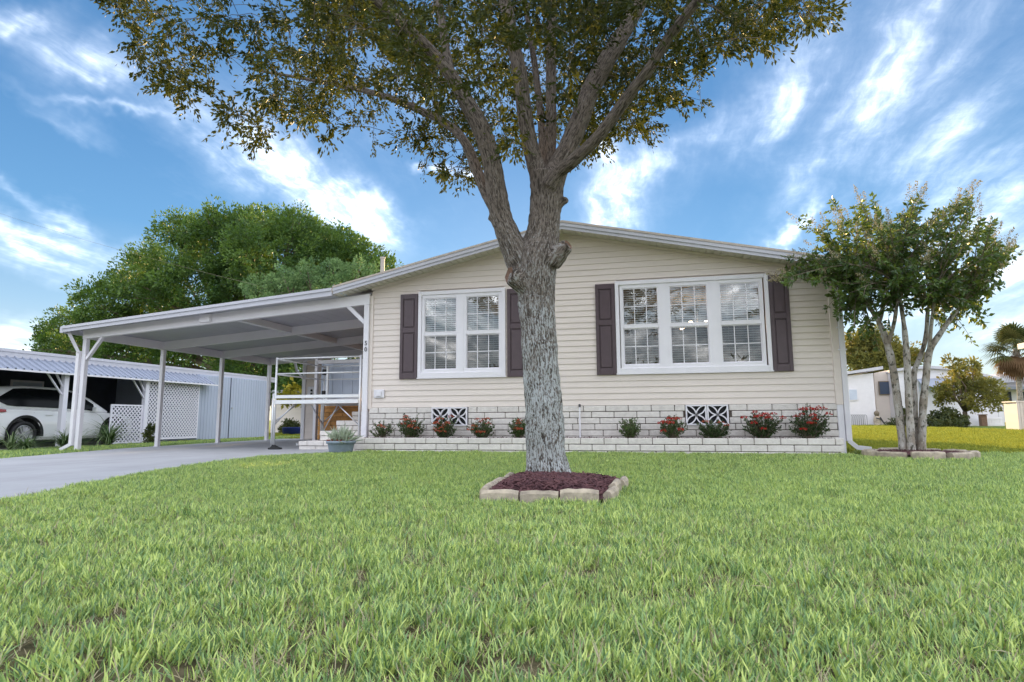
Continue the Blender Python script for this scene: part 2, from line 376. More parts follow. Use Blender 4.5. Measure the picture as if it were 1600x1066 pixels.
DR_R = [(2.6, -10.6), (1.35, -8.6), (.63, -6.9), (-.0, -5.4), (-.34, -4.4), (-.63, -3.28), (-.72, -2.3), (-.66, -1.74), (-.42, -1.35), (-.0, -1.05), (.12, -.9), (.12, -.2), (.02, .2)]
DR_L = [(-3.6, -10.6), (-4.2, -7.5), (-4.75, -4.6), (-5.3, -2.35), (-5.9, -.5), (-6.42, 1.2), (-6.66, 4), (-6.74, 7.6)]
def drive_mat():
    m = bpy.data.materials.new('driveway_concrete'); m.use_nodes = True; g = NT(m.node_tree); p = g.n['Principled BSDF']
    P = g.new('ShaderNodeNewGeometry').outputs['Position']
    a = g.noise(P, .7, 6, .6); b = g.noise(P, 60, 4, .7); c = g.noise(g.mapping(P, (1, .35, 1)), 2.3, 5, .6)
    col = g.mix(g.maprange(a, .3, .7), (.29, .29, .31), (.39, .39, .41)); col = g.mix(g.math('MULTIPLY', g.maprange(c, .55, .75), .35), col, (.22, .215, .215))
    col = g.mix(g.math('MULTIPLY', g.maprange(b, .3, .7), .18), col, (.25, .24, .24))
    sp_ = g.maprange(g.noise(P, 9, 3, .6), .70, .76); col = g.mix(g.math('MULTIPLY', sp_, .45), col, (.14, .13, .12)); ww = g.noise(g.mapping(P, (3.2, .3, 1), rot=(0, 0, R(8))), 1.2, 4, .6); col = g.mix(g.math('MULTIPLY', g.maprange(ww, .52, .7), .22), col, (.20, .19, .19))
    g.l.new(col, p.inputs['Base Color']); p.inputs['Roughness'].default_value = .85
    g.l.new(g.bump(b, .25, .004), p.inputs['Normal']); return m
MT['drive'] = drive_mat()
drz = lambda X: -.026+.0105*min(X, 0)
poly = DR_R+[(0.02, 7.6)]+DR_L[::-1]
bm = bmesh.new(); tv = [bm.verts.new((x, y, drz(x))) for x, y in poly]; f = bm.faces.new(tv)
ex = bmesh.ops.extrude_face_region(bm, geom=[f]); 
for v in [e for e in ex['geom'] if isinstance(e, bmesh.types.BMVert)]: v.co.z -= .12
bmesh.ops.triangulate(bm, faces=bm.faces[:]); bmesh.ops.recalc_face_normals(bm, faces=bm.faces[:])
me = bpy.data.meshes.new('driveway'); bm.to_mesh(me); bm.free()
tag(link('driveway', me, MT['drive']), kind='structure')
def inside(poly, x, y):
    x = np.asarray(x); y = np.asarray(y); c = np.zeros(x.shape, bool); n = len(poly)
    for i in range(n):
        (x0, y0), (x1, y1) = poly[i], poly[i-1]
        k = ((y0 > y) != (y1 > y)); 
        with np.errstate(divide='ignore', invalid='ignore'): c ^= k & (x < (x1-x0)*(y-y0)/(y1-y0+1e-12)+x0)
    return c

# ------------------------------------------------------------------ the house
HW, RX, RZ, SL = 7.83, 3.64, 3.72, .216           # width, ridge, soffit height at the ridge, roof slope
zw = lambda X: RZ-SL*abs(X-RX)
house = thing('house', 'single storey cream vinyl sided home with low gable roof, plum shutters and white windows', 'house', (3.9, 0, 0))
WIN = [(.935, 2.565), (4.485, 6.93)]; WZ0, WZ1 = 1.25, 2.825
# wall sheet with window holes
wall = MB()
def rect_xz(mb, x0, x1, z0, z1, y): mb.add([(x0, y, z0), (x1, y, z0), (x1, y, z1), (x0, y, z1)], [(0, 1, 2, 3)])
for x0, x1 in ((0, WIN[0][0]+.05), (WIN[0][1]-.05, WIN[1][0]+.05), (WIN[1][1]-.05, HW)): rect_xz(wall, x0, x1, 0, 2.74, .03)
for x0, x1 in WIN:
    rect_xz(wall, x0+.05, x1-.05, 0, WZ0+.05, .03); 
    rect_xz(wall, x0+.05, x1-.05, WZ1-.05, 2.86, .03)
wall.add([(0, .031, 2.70), (HW, .031, 2.70), (HW, .031, zw(HW)+.06), (RX, .031, RZ+.06), (0, .031, zw(0)+.06)], [(0, 1, 2, 3, 4)]) if False else None
wall.add([(0, .032, 2.86), (HW, .032, 2.86), (HW, .032, zw(HW)+.04), (RX, .032, RZ+.06), (0, .032, zw(0)+.04)], [(0, 1, 2, 3, 4)])
wall.add([(0, .03, 2.74), (.985, .03, 2.74), (.985, .03, 2.862), (0, .03, 2.862)], [(0, 1, 2, 3)])
wall.add([(2.515, .03, 2.74), (4.535, .03, 2.74), (4.535, .03, 2.862), (2.515, .03, 2.862)], [(0, 1, 2, 3)])
wall.add([(6.88, .03, 2.74), (HW, .03, 2.74), (HW, .03, 2.862), (6.88, .03, 2.862)], [(0, 1, 2, 3)])
wall.box(.01, .06, .05, 14, 0, 2.8); wall.box(HW-.06, HW-.01, .05, 14, 0, 2.8); wall.box(.06, HW-.06, 13.9, 13.95, 0, 2.8)
front_wall = wall.part('wall', MT['siding'], house)
# siding boards, each its own object: a lapped wedge cut round the windows and under the rake
ROW = .1016; SZ0 = .722
def board(z0, z1):
    out = []; x0, x1 = 0.005, HW-.005
    if z1 > zw(x0): x0 = max(x0, RX-(RZ-z0)/SL); x1 = min(x1, RX+(RZ-z0)/SL)
    segs = [(x0, x1)]
    for a, b in WIN:
        if z1 > WZ0+.02 and z0 < WZ1-.02:
            ns = []
            for s0, s1 in segs:
                if s1 <= a or s0 >= b: ns.append((s0, s1)); continue
                if s0 < a: ns.append((s0, a+.03))
                if s1 > b: ns.append((b-.03, s1))
            segs = ns
    for s0, s1 in segs:
        # lower butt edge proud, top tucked under the next one; gable boards get sloped ends
        t0 = t1 = 0
        lo0, lo1, hi0, hi1 = s0, s1, s0, s1
        if z1 > zw(s0) and s0 < RX: hi0 = max(lo0, RX-(RZ-z1)/SL) if z1 < RZ else RX
        if z1 > zw(s1) and s1 > RX: hi1 = min(lo1, RX+(RZ-z1)/SL) if z1 < RZ else RX
        if hi1-hi0 < .01: hi0, hi1 = RX-.005, RX+.005
        ym = -.006; zc = z0+(z1-z0)*.5
        mb = MB(); e = .0035
        mb.add([(lo0, .02, z0+.002), (lo1, .02, z0+.002), (lo1, -.002, z0), (lo0, -.002, z0), (lo0, -.003, z0+e), (lo1, -.003, z0+e), (hi0, .0085, z1+.004), (hi1, .0085, z1+.004)],
               [(0, 1, 2, 3), (3, 2, 5, 4), (4, 5, 7, 6)]); out.append(mb)
    return out
k = 0
while SZ0+k*ROW < RZ-.01:
    z0 = SZ0+k*ROW
    for mb in board(z0, min(z0+ROW, RZ)): mb.part('siding_board', MT['siding'], front_wall)
    k += 1
# skirt of white slump bricks
BL, BH = .372, .092
def brick_mesh(L, H, D=.06):
    mb = MB(); mb.cbox(-L/2, L/2, -D/2, D/2, -H/2, H/2, .007); return mb.mesh('brick')
bmesh_full = brick_mesh(BL-.010, BH); bmesh_half = brick_mesh(BL/2-.012, BH); bmesh_q = brick_mesh(BL*.75-.012, BH)
def brick_row(parent, xa, xb, z, y, phase, skip=(), full=True, L=BL):
    x = xa-phase
    while x < xb-.02:
        s0, s1 = max(x, xa), min(x+L, xb); x += L
        for a, b in skip:
            if a < s1 and s0 < b:
                if s0 < a-.03: s1 = a
                elif s1 > b+.03: s0 = b
                else: s1 = s0
        w = s1-s0
        if w < .05: continue
        me = bmesh_full if abs(w-BL) < .01 else brick_mesh(w-.012, BH)
        o = link('brick', me, MT['brick'], parent, ((s0+s1)/2, y+random.uniform(-.003, .003), z+.05))
VENT = [(1.213, 1.879), (5.565, 6.231)]
skirt = MB(); skirt.box(.0, HW, .028, .06, 0, .735); skirt = skirt.part('brick_skirt', MT['mortar'], house)
for r in range(7):
    z = .722-.1016*(r+1); 
    brick_row(skirt, 0.0, HW, z, .02, (0 if r % 2 else BL/2)+.05*(r % 3), skip=[(a-.004, b+.004) for a, b in VENT] if z > .4 else ())
# breeze blocks: white square frames with a four-petal pattern
def arc(cx, cz, r, a0, a1, n=8): return [(cx+r*math.cos(a0+(a1-a0)*i/n), cz+r*math.sin(a0+(a1-a0)*i/n)) for i in range(n+1)]
def breeze(x0, z0, s):
    mb = MB(); t = .022; y0, y1 = -.03, .03
    mb.box(x0, x0+s, y0, y1, z0, z0+t); mb.box(x0, x0+s, y0, y1, z0+s-t, z0+s); mb.box(x0, x0+t, y0, y1, z0+t, z0+s-t); mb.box(x0+s-t, x0+s, y0, y1, z0+t, z0+s-t)
    c = (x0+s/2, z0+s/2); h = s/2-.01; w = .015
    for q in range(4):                       # petals point at the corners
        sx, sz = (1, 1, -1, -1)[q], (1, -1, -1, 1)[q]
        for side in (0, 1):
            cc = (c[0]+sx*h, c[1]) if side else (c[0], c[1]+sz*h)     # arc from the centre to the corner round a mid-edge
            a_c = math.atan2(c[1]-cc[1], c[0]-cc[0]); a_k = math.atan2(c[1]+sz*h-cc[1], c[0]+sx*h-cc[0])
            da = (a_k-a_c+math.pi) % (2*math.pi)-math.pi
            o = arc(cc[0], cc[1], h+w*.6, a_c, a_c+da); i = arc(cc[0], cc[1], h-w*.6, a_c, a_c+da)
            for k in range(len(o)-1): mb.prism([o[k], o[k+1], i[k+1], i[k]], y0+.006+.001*side, y1-.01, 'y')
    return mb
for a, b in VENT:
    MB().box(a, b, .024, .0275, .39, .72).part('vent_void', MT['dark'], house)
    for j in range(2): breeze(a+j*.333, .393, .325).part('breeze_block', MT['white'], house)

# windows
def window(xa, xb, parent, screen_lo=True):
    """one double-hung sash pair between casing and mullions, glass area xa..xb"""
    fr = MB(); y0, y1 = -.012, .05; e = .045
    fr.box(xa-e, xa, y0, y1, 1.335, 2.76); fr.box(xb, xb+e, y0, y1, 1.335, 2.76); fr.box(xa, xb, y0, y1, 2.70, 2.76); fr.box(xa, xb, y0, y1, 1.335, 1.39)
    w = fr.part('window', MT['white'], parent)
    s = MB(); s.box(xa, xb, .0, .045, 2.012, 2.062); s.part('meeting_rail', MT['white'], w)
    for lo, hi, yy, mt in ((2.062, 2.70, .010, 'pane'), (1.39, 2.012, .030, 'screen')):
        st = MB(); st.box(xa, xa+.018, yy-.012, yy+.012, lo, hi); st.box(xb-.018, xb, yy-.012, yy+.012, lo, hi); st.box(xa+.018, xb-.018, yy-.012, yy+.012, hi-.018, hi); st.box(xa+.018, xb-.018, yy-.012, yy+.012, lo, lo+.018)
        st.part('sash', MT['white'], w)
        p = MB(); p.box(xa+.015, xb-.015, yy-.003, yy+.003, lo+.015, hi-.015); p.part('pane', MT[mt], w)
        for k in (1, 2):
            x = xa+(xb-xa)*k/3; MB().box(x-.0065, x+.0065, yy-.010, yy-.0035, lo+.018, hi-.018).part('muntin', MT['white'], w)
        zm = (lo+hi)/2
        for k in range(3):
            u0, u1 = xa+.018+(xb-xa-.036)*k/3+.006, xa+.018+(xb-xa-.036)*(k+1)/3-.006
            MB().box(u0, u1, yy-.0095, yy-.004, zm-.0065, zm+.0065).part('muntin', MT['white'], w)
    bl = MB(); z = 1.41; tilt = R(38)
    while z < 2.72:
        dy, dz = .02*math.cos(tilt), .02*math.sin(tilt)
        bl.add([(xa+.02, .068-dy, z-dz), (xb-.02, .068-dy, z-dz), (xb-.02, .068+dy, z+dz), (xa+.02, .068+dy, z+dz)], [(0, 1, 2, 3)]); z += .039
    for u in (.2, .8): bl.box(xa+(xb-xa)*u-.002, xa+(xb-xa)*u+.002, .065, .069, 1.40, 2.73)
    bl.box(xa+.01, xb-.01, .07, .10, 2.70, 2.745)
    bl.part('blind', MT['blind'], w, kind='stuff')
    return w
def casing(x0, x1, muls):
    c = MB(); y0, y1 = -.03, .028; t = .062
    c.cbox(x0, x0+t, y0, y1, WZ0, WZ1, .003); c.cbox(x1-t, x1, y0, y1, WZ0, WZ1, .003)
    c.cbox(x0+t, x1-t, y0, y1, WZ1-.066, WZ1, .003); c.cbox(x0+t, x1-t, y0, y1, WZ0, WZ0+.086, .003)
    for a, b in muls: c.box(a, b, -.018, .028, WZ0+.086, WZ1-.066)
    c.box(x0-.01, x1+.01, -.034, .0, WZ0-.018, WZ0-.0005)
    return c.part('window_casing', MT['white'], house)
GL = [(1.045, 1.665), (1.84, 2.455)]; GR = [(4.605, 5.195), (5.375, 5.985), (6.175, 6.80)]
casing(*WIN[0], [(GL[0][1]+.045, GL[1][0]-.045)]); casing(*WIN[1], [(GR[i][1]+.045, GR[i+1][0]-.045) for i in range(2)])
for a, b in GL+GR: window(a, b, house)
# rooms behind the glass
for x0, x1 in ((.5, 3.6), (3.75, 7.6)):
    rm = MB(); rm.add([(x0, .12, .9), (x1, .12, .9), (x1, 4.2, .9), (x0, 4.2, .9), (x0, .12, 2.85), (x1, .12, 2.85), (x1, 4.2, 2.85), (x0, 4.2, 2.85)], [(0, 1, 2, 3), (4, 7, 6, 5), (1, 5, 6, 2), (2, 6, 7, 3), (3, 7, 4, 0)])
    rm.part('room', MT['interior'], house)
# shutters with two raised panels
for x0, x1 in ((.588, .925), (2.60, 2.94), (4.15, 4.477), (6.938, 7.235)):
    s = MB(); z0, z1 = 1.232, 2.792; f = .055
    s.box(x0, x1, -.018, .0, z0, z1); s.cbox(x0, x0+f, -.034, -.0175, z0, z1, .004); s.cbox(x1-f, x1, -.034, -.0175, z0, z1, .004)
    for a, b in ((z0, z0+.11), (2.075, 2.165), (z1-.09, z1)): s.cbox(x0+f-.001, x1-f+.001, -.0335, -.0175, a, b, .004)
    sh = s.part('shutter', MT['plum'], house)
    for a, b in ((z0+.11, 2.075), (2.165, z1-.09)):
        MB().cbox(x0+f+.014, x1-f-.014, -.031, -.0175, a+.014, b-.014, .010).part('shutter_panel', MT['plum'], sh)
# corner trims, eaves
MB().cbox(HW-.02, HW+.085, -.024, .09, .70, 2.80, .004).part('corner_trim', MT['siding'], house)
MB().cbox(HW-.01, HW+.08, -.018, .09, -.05, .70, .004).part('corner_trim', MT['white2'], house)
MB().box(-.02, .045, -.014, .03, .70, 2.80).part('corner_trim', MT['siding'], house)
YF, YB = -.33, 14.3; XL, XR = -.62, 8.13
def slab_prism(mb, pts, y0, y1): mb.prism(pts, y0, y1, 'y')
rf = MB(); T = .15
zt = lambda X: zw(X)+T
rf.prism([(XL, zt(XL)-.05), (RX, zt(RX)-.05), (XR, zt(XR)-.05), (XR, zt(XR)-.005), (RX, zt(RX)-.005), (XL, zt(XL)-.005)], YF+.01, YB, 'y')
roof = rf.part('roof', MT['roof'], house)
# rake fascia: beige drip edge above a stepped white board
for (xa, xb) in ((XL, RX), (RX, XR)):
    d = MB(); d.prism([(xa, zt(xa)-.035), (xb, zt(xb)-.035), (xb, zt(xb)), (xa, zt(xa))], YF-.022, YF+.009, 'y'); d.part('drip_edge', MT['shingle'], roof)
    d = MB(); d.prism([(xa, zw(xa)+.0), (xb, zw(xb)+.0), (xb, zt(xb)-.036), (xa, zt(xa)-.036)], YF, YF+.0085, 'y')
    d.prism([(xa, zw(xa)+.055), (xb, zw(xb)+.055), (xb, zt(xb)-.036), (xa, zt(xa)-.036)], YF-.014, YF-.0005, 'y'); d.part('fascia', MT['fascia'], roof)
    # soffit: ribbed panels running out from the wall
    sf = MB(); n = int((xb-xa)/.11)
    for i in range(n):
        a, b = xa+(xb-xa)*i/n, xa+(xb-xa)*(i+1)/n
        for u0, u1, dz in ((.0, .80, .012), (.80, 1., .024)):
            p0, p1 = a+(b-a)*u0, a+(b-a)*u1
            sf.prism([(p0, zw(p0)+dz), (p1, zw(p1)+dz), (p1, zw(p1)+dz+.008), (p0, zw(p0)+dz+.008)], YF+.009, .026, 'y')
    sf.part('soffit', MT['soffit'], roof, kind='stuff')
    fr = MB(); fr.prism([(max(xa, 0), zw(max(xa, 0))-.035), (min(xb, HW), zw(min(xb, HW))-.035), (min(xb, HW), zw(min(xb, HW))+.012), (max(xa, 0), zw(max(xa, 0))+.012)], -.016, -.004, 'y'); fr.part('frieze_trim', MT['siding'], front_wall)
sid = MB(); sid.prism([(HW, zw(HW)-.02), (XR, zw(HW)-.02), (XR, zw(HW)-.008), (HW, zw(HW)-.008)], .03, YB, 'y'); sid.part('eave_soffit', MT['soffit'], roof)
gt = MB(); gt.prism([(XR+.005, zt(XR)-.17), (XR+.10, zt(XR)-.17), (XR+.12, zt(XR)-.05), (XR+.005, zt(XR)-.05)], YF-.01, YB, 'y'); gt.part('gutter', MT['white2'], roof)
VPX = at(598, 402, 3.); hh_ = VPX[2]-3.1; vp = MB(); vp.lathe([(.05, 0), (.05, hh_-.05), (.065, hh_-.04), (.065, hh_), (.0, hh_+.01)], (VPX[0], 3., 3.1), 12); vp.part('vent_pipe', MT['pipe'], roof)
# downspout on the right corner, ending in an elbow
dx = HW+.128
ds = MB(); ds.tube([(XR+.06, -.2, 2.78), (XR+.05, -.19, 2.68), (dx, -.02, 2.52), (dx, .0, 2.40)], .036, 8); ds.cbox(dx-.04, dx+.04, -.035, .03, .14, 2.42, .006)
ds.bar((dx, 0, .15), (dx+.10, -.03, .05), .075, .06); ds.bar((dx+.09, -.03, .05), (dx+.27, -.1, .03), .075, .06)
for z in (1.9, 1.55): ds.box(dx-.07, dx+.055, -.04, -.03, z-.012, z+.012)
ds.part('downspout', MT['white2'], house)
# small fittings on the front wall
o = MB(); o.cbox(.10, .30, -.03, -.003, .90, 1.05, .006); o.cbox(.14, .25, -.045, -.029, .925, 1.025, .006); o.part('outlet_cover', MT['white2'], house)
o = MB(); o.tube([(3.85, -.06, .15), (3.85, -.06, .70)], .013, 8); o.part('water_pipe', MT['white'], house)
o = MB(); o.lathe([(.013, .70), (.02, .70), (.02, .745), (.0, .75)], (3.85, -.06, 0), 8); o.part('pipe_cap', MT['number'], house)
for a, b, c in ((.45, .55, .72), ): pass
# lamps lit inside
ch = thing('chandelier', 'lit chandelier glowing behind the middle pane of the three part window', 'chandelier', (5.98, 2.0, 2.2))
m = MB(); m.tube([(5.98, 2, 2.3), (5.98, 2, 2.85)], .012, 6); m.lathe([(.05, 2.30), (.30, 2.24), (.30, 2.22), (.05, 2.20)], (5.98, 2, 0), 16); m.part('chandelier_frame', MT['steel'], ch)
for k in range(6):
    a = k*math.pi/3; m = MB(); m.lathe([(.0, 2.24), (.045, 2.25), (.055, 2.31), (.03, 2.36), (0, 2.365)], (5.98+.29*math.cos(a), 2+.29*math.sin(a), 0), 8); m.part('lamp_shade', MT['lamp'], ch)
cf = thing('ceiling_lamp', 'lit ceiling lamp with two glass shades seen through the left window', 'lamp', (2.45, 2.2, 2.4))
m = MB(); m.tube([(2.45, 2.2, 2.42), (2.45, 2.2, 2.85)], .015, 6); m.box(2.25, 2.65, 2.18, 2.22, 2.40, 2.43); m.part('lamp_arm', MT['steel'], cf)
for x in (2.27, 2.63):
    m = MB(); m.lathe([(.0, 2.26), (.07, 2.27), (.08, 2.33), (.04, 2.40), (0, 2.40)], (x, 2.2, 0), 10); m.part('lamp_shade', MT['lamp'], cf)

# ------------------------------------------------------------------ planter along the front
pl = thing('planter_wall', 'low white brick planter along the foot of the house front', 'planter', (3.9, -.5, 0))
m = MB(); m.box(-.02, 7.70, -.485, -.44, -.05, .19); m.box(-.02, .02, -.44, .02, -.05, .19); m.box(7.655, 7.70, -.44, -.03, -.05, .19); core = m.part('mortar_core', MT['mortar'], pl)
for r, (z, ph) in enumerate(((.1015, .15), (0.0, .34), (-.1016, .1))): brick_row(core, -.04, 7.735, z, -.495, ph)
cap = brick_mesh(.42, BH, .07)
for z in (.1015, 0.): o = link('brick', cap, MT['brick'], core, (7.72, -.25, z+.05)); o.rotation_euler = (0, 0, R(90))
for z in (.1015, 0.): o = link('brick', cap, MT['brick'], core, (-.04, -.27, z+.05)); o.rotation_euler = (0, 0, R(90))
m = MB(); nn = 80
sv = [(.02+7.63*i/nn, -.44+.46*j/6, .165+.03*mnoise.noise((i*.31, j*.5, 3))) for j in range(7) for i in range(nn+1)]
sfc = [(j*(nn+1)+i, j*(nn+1)+i+1, (j+1)*(nn+1)+i+1, (j+1)*(nn+1)+i) for j in range(6) for i in range(nn)]
m.add(sv, sfc); m.part('soil', MT['mulch'], pl, True, kind='stuff')
def chips(n, fx, size=.03, seed=1):
    rg = np.random.default_rng(seed); V = []; F = []
    for i in range(n):
        x, y, z = fx(rg); L = size*rg.uniform(.5, 1.5); w = size*rg.uniform(.18, .4); a = rg.uniform(0, 6.28); t = rg.uniform(-.5, .5); q = rg.uniform(-.5, .5)
        u = np.array([math.cos(a)*math.cos(t), math.sin(a)*math.cos(t), math.sin(t)])*L/2; v = np.array([-math.sin(a), math.cos(a), q])*w/2; n_ = np.array([0, 0, w*.35]); c = np.array([x, y, z])
        b = len(V); V += [c-u-v, c+u-v*.6, c+u*.9+v, c-u+v, c-u*.7-v*.5+n_, c+u*.8-v*.4+n_, c+u*.8+v*.6+n_, c-u*.8+v*.7+n_]
        F += [(b+4, b+5, b+6, b+7), (b, b+1, b+5, b+4), (b+1, b+2, b+6, b+5), (b+2, b+3, b+7, b+6), (b+3, b, b+4, b+7)]
    return np.array(V), np.array(F)
V, F = chips(1500, lambda r: (r.uniform(.05, 7.62), r.uniform(-.43, 0), .185+r.uniform(-.01, .012)), .035, 5)
link('mulch_chips', np_mesh('mulch_chips', V-np.array(org(pl)), F), MT['chip'], pl, kind='stuff')

# ------------------------------------------------------------------ carport
cp = thing('carport', 'long white flat carport roof on slim posts beside the cream house', 'carport', (-6.4, 0, -.1))
zb = lambda X: 2.642+.0683*X
XP = -6.4; PY = [0, 2.07, 4.15, 6.3]
MT['pan'] = mat('shade_grey_roof_pan', (.46, .455, .50), .5, .06, 2, .03, 60)  # white pans greyed so the colour carries the shade under the roof
rp = MB()
def slabx(mb, x0, x1, y0, y1, f0, f1): mb.prism([(x0, f0(x0)), (x1, f0(x1)), (x1, f1(x1)), (x0, f1(x0))], y0, y1, 'y')
r0 = lambda X: zb(X)+.192; r1 = lambda X: zb(X)+.232
slabx(rp, -6.62, -.632, -.31, .03, r0, r1)
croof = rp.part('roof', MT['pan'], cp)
nP = 22                                                # roof pans running front to back, each its own sheet with a seam
for i in range(nP):
    a = -6.60+6.58*i/nP; b = -6.60+6.58*(i+1)/nP
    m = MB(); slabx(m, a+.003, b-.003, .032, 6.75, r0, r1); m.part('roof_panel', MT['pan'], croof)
ft = lambda X: 2.435+.0803*(X+6.63); fb = lambda X: 2.315+.0765*(X+6.6)
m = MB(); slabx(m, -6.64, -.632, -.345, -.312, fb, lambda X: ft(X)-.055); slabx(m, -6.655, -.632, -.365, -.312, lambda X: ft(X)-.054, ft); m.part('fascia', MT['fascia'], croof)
m = MB(); m.box(-6.70, -6.625, -.35, 6.8, 2.30, 2.42); m.part('gutter', MT['fascia'], croof)
for y in PY:
    m = MB(); slabx(m, XP-.05, -.02, y-.05, y+.045, zb, lambda X: zb(X)+.19); m.part('beam', MT['white'], cp)
for a, b in zip(PY[:-1], PY[1:]):
    m = MB(); m.box(XP-.045, XP+.045, a+.046, b-.051, zb(XP)+.005, zb(XP)+.185); m.part('side_beam', MT['white'], cp)
    xm = -3.0; m = MB(); m.box(xm-.06, xm+.06, a+.046, b-.051, zb(xm)+.05, zb(xm)+.188); m.part('purlin', MT['white2'], cp)
for y in PY:
    m = MB(); m.cbox(XP-.045, XP+.045, y-.045, y+.045, drz(XP)-.02, zb(XP)+.0, .005); m.box(XP-.06, XP+.06, y-.06, y+.06, drz(XP), drz(XP)+.012); m.part('post', MT['white2'], cp)
m = MB(); m.cbox(-.125, -.022, -.052, .045, -.03, zb(-.1), .004); m.part('post', MT['white2'], cp)
# knee braces
m = MB(); m.bar((XP+.05, 0, 1.78), (XP+.42, 0, zb(XP+.42)+.02), .07, .05); m.part('brace', MT['white2'], cp)
m = MB(); m.bar((-.12, -.003, 2.30), (-.46, -.003, zb(-.46)+.01), .07, .07); m.part('brace', MT['white2'], cp)
# downspout at the outer corner, elbow at the foot
m = MB(); m.bar((-6.62, -.22, 2.32), (-6.50, -.07, 1.92), .07, .055); m.bar((-6.50, -.06, 1.95), (-6.50, -.06, .02), .075, .06); m.bar((-6.50, -.06, .05), (-6.66, -.14, -.06), .075, .06); m.part('downspout', MT['white2'], cp)
m = MB(); m.cbox(-3.62, -3.38, -.12, -.051, zb(-3.5)+.03, zb(-3.5)+.19, .006); m.part('junction_box', MT['white'], cp)
# house number on the corner post
def digit(ch, z):
    cu = bpy.data.curves.new('house_number', 'FONT'); cu.body = ch; cu.size = .115; cu.extrude = .003; cu.align_x = 'CENTER'
    t_ = bpy.data.objects.new('digit', cu); COL.objects.link(t_); bpy.context.view_layer.update(); me = bpy.data.meshes.new_from_object(t_.evaluated_get(bpy.context.evaluated_depsgraph_get())); bpy.data.objects.remove(t_); me.materials.clear(); me.materials.append(MT['number'])
    o = bpy.data.objects.new('house_number', me); COL.objects.link(o); o.parent = cp
    o.location = Vector((-.07, -.058, z))-org(cp); o.rotation_euler = (R(90), 0, 0)
digit('5', 1.87); digit('0', 1.755)

# ------------------------------------------------------------------ side porch, steps, utility shed under the carport
YPn = 2.25
pr = thing('side_porch', 'raised side porch with orange stone base and pale blue-grey board railing', 'porch', (-1.2, 2.25, 0))
xa = at(497, 640, YPn)[0]; xb_ = -.03; zf = at(500, 631, YPn)[2]; zp = at(500, 563, YPn)[2]
core = MB(); core.box(xa+.02, xb_, YPn+.03, 3.6, -.05, zf); core = core.part('base_wall', MT['mortar'], pr)
for r in range(9):
    z = -.02+r*(zf+.02)/9; h = (zf+.02)/9; x = xa-(.16 if r % 2 else 0)-random.uniform(0, .1)
    while x < xb_-.03:
        L = random.uniform(.22, .38); s0, s1 = max(x, xa), min(x+L, xb_); x += L
        if s1-s0 > .04: MB().cbox(s0+.003, s1-.003, YPn-.004+random.uniform(-.006, .006), YPn+.031, z+.003, z+h-.003, .005).part('stone', MT['orange'], core)
m = MB(); m.box(xa-.03, xb_, YPn-.03, 3.6, zf+.0, zf+.05); m.part('floor', MT['white'], pr)
px_ = [487, 503, 519, 534.5, 550, 566, 582]
xsP = [at(p, 600, YPn)[0] for p in px_]
for a, b in zip(xsP[1:-1], xsP[2:]):
    MB().box(a+.012, min(b, xb_)-.012, YPn+.0, YPn+.02, zf+.12, zp-.09).part('panel', MT['bluegrey'], pr)
    MB().box(a-.014, a+.014, YPn-.012, YPn+.03, zf+.052, zp-.085).part('batten', MT['bluegrey'], pr)
m = MB(); m.cbox(xa-.03, xb_, YPn-.03, YPn+.05, zp-.085, zp, .006); m.cbox(xa-.03, xb_, YPn-.02, YPn+.04, zf+.051, zf+.118, .006); m.part('rail', MT['white2'], pr)
m = MB(); m.cbox(xa-.10, xa-.03, YPn-.04, YPn+.06, -.05, zp+.03, .006); m.part('post', MT['white2'], pr)

st = thing('entry_steps', 'three white brick steps rising to the side door beside the flower pot', 'steps', (-.7, .5, 0))
levels = [(-1.47, .117, .12), (-1.17, .302, .35), (-.87, .497, .42), (-.58, .667, .48)]
for i, (x0, zt_, y0) in enumerate(levels):
    zlo = levels[i-1][1] if i else -.06; x1 = -.14
    m = MB(); m.box(x0+.02, x1, y0+.03, 1.5, zlo-.02 if i else -.06, zt_-.02); c_ = m.part('step_core', MT['mortar'], st)
    n = max(1, round((zt_-zlo)/.1)); h = (zt_-zlo)/n
    for r in range(n):
        x = x0-(.16 if (r+i) % 2 else 0)
        while x < x1-.03:
            s0, s1 = max(x, x0), min(x+.34, x1); x += .34
            if s1-s0 > .05:
                top = r == n-1
                MB().cbox(s0+.004, s1-.004, y0-(.02 if top else 0), y0+.06 if not top else 1.5, zlo+r*h+.004, zlo+(r+1)*h-.004, .006).part('brick', MT['brick'], c_)

sh = thing('utility_shed', 'cream sided utility shed at the back of the carport', 'shed', (-2.5, 6.45, 0))
xs0 = at(474, 640, 6.45)[0]
m = MB(); m.box(xs0+.03, -.02, 6.47, 8.6, -.08, 2.32); shw = m.part('wall', MT['siding'], sh)
for i in range(21):
    z = -.05+.112*i; MB().add([(xs0+.06, 6.465, z), (-.03, 6.465, z), (-.03, 6.440, z+.002), (xs0+.06, 6.440, z+.002), (xs0+.06, 6.462, z+.112), (-.03, 6.462, z+.112)], [(0, 1, 2, 3), (3, 2, 5, 4)]).part('siding_board', MT['siding'], shw)
m = MB(); m.cbox(xs0-.06, xs0+.06, 6.42, 6.52, -.08, 2.36, .006); m.bar((xs0-.02, 6.43, 1.75), (xs0-.26, 6.43, 2.02), .06, .05); m.bar((xs0-.26, 6.43, 2.0), (xs0-.34, 6.43, 2.30), .06, .05); m.part('corner_post', MT['white2'], sh)
b0 = at(483, 607, 6.4); b1 = at(492, 620, 6.4)
m = MB(); m.cbox(b0[0]-.02, b1[0]+.05, 6.34, 6.44, b1[2], b0[2]+.05, .008); mbx = m.part('meter_box', MT['white2'], sh)
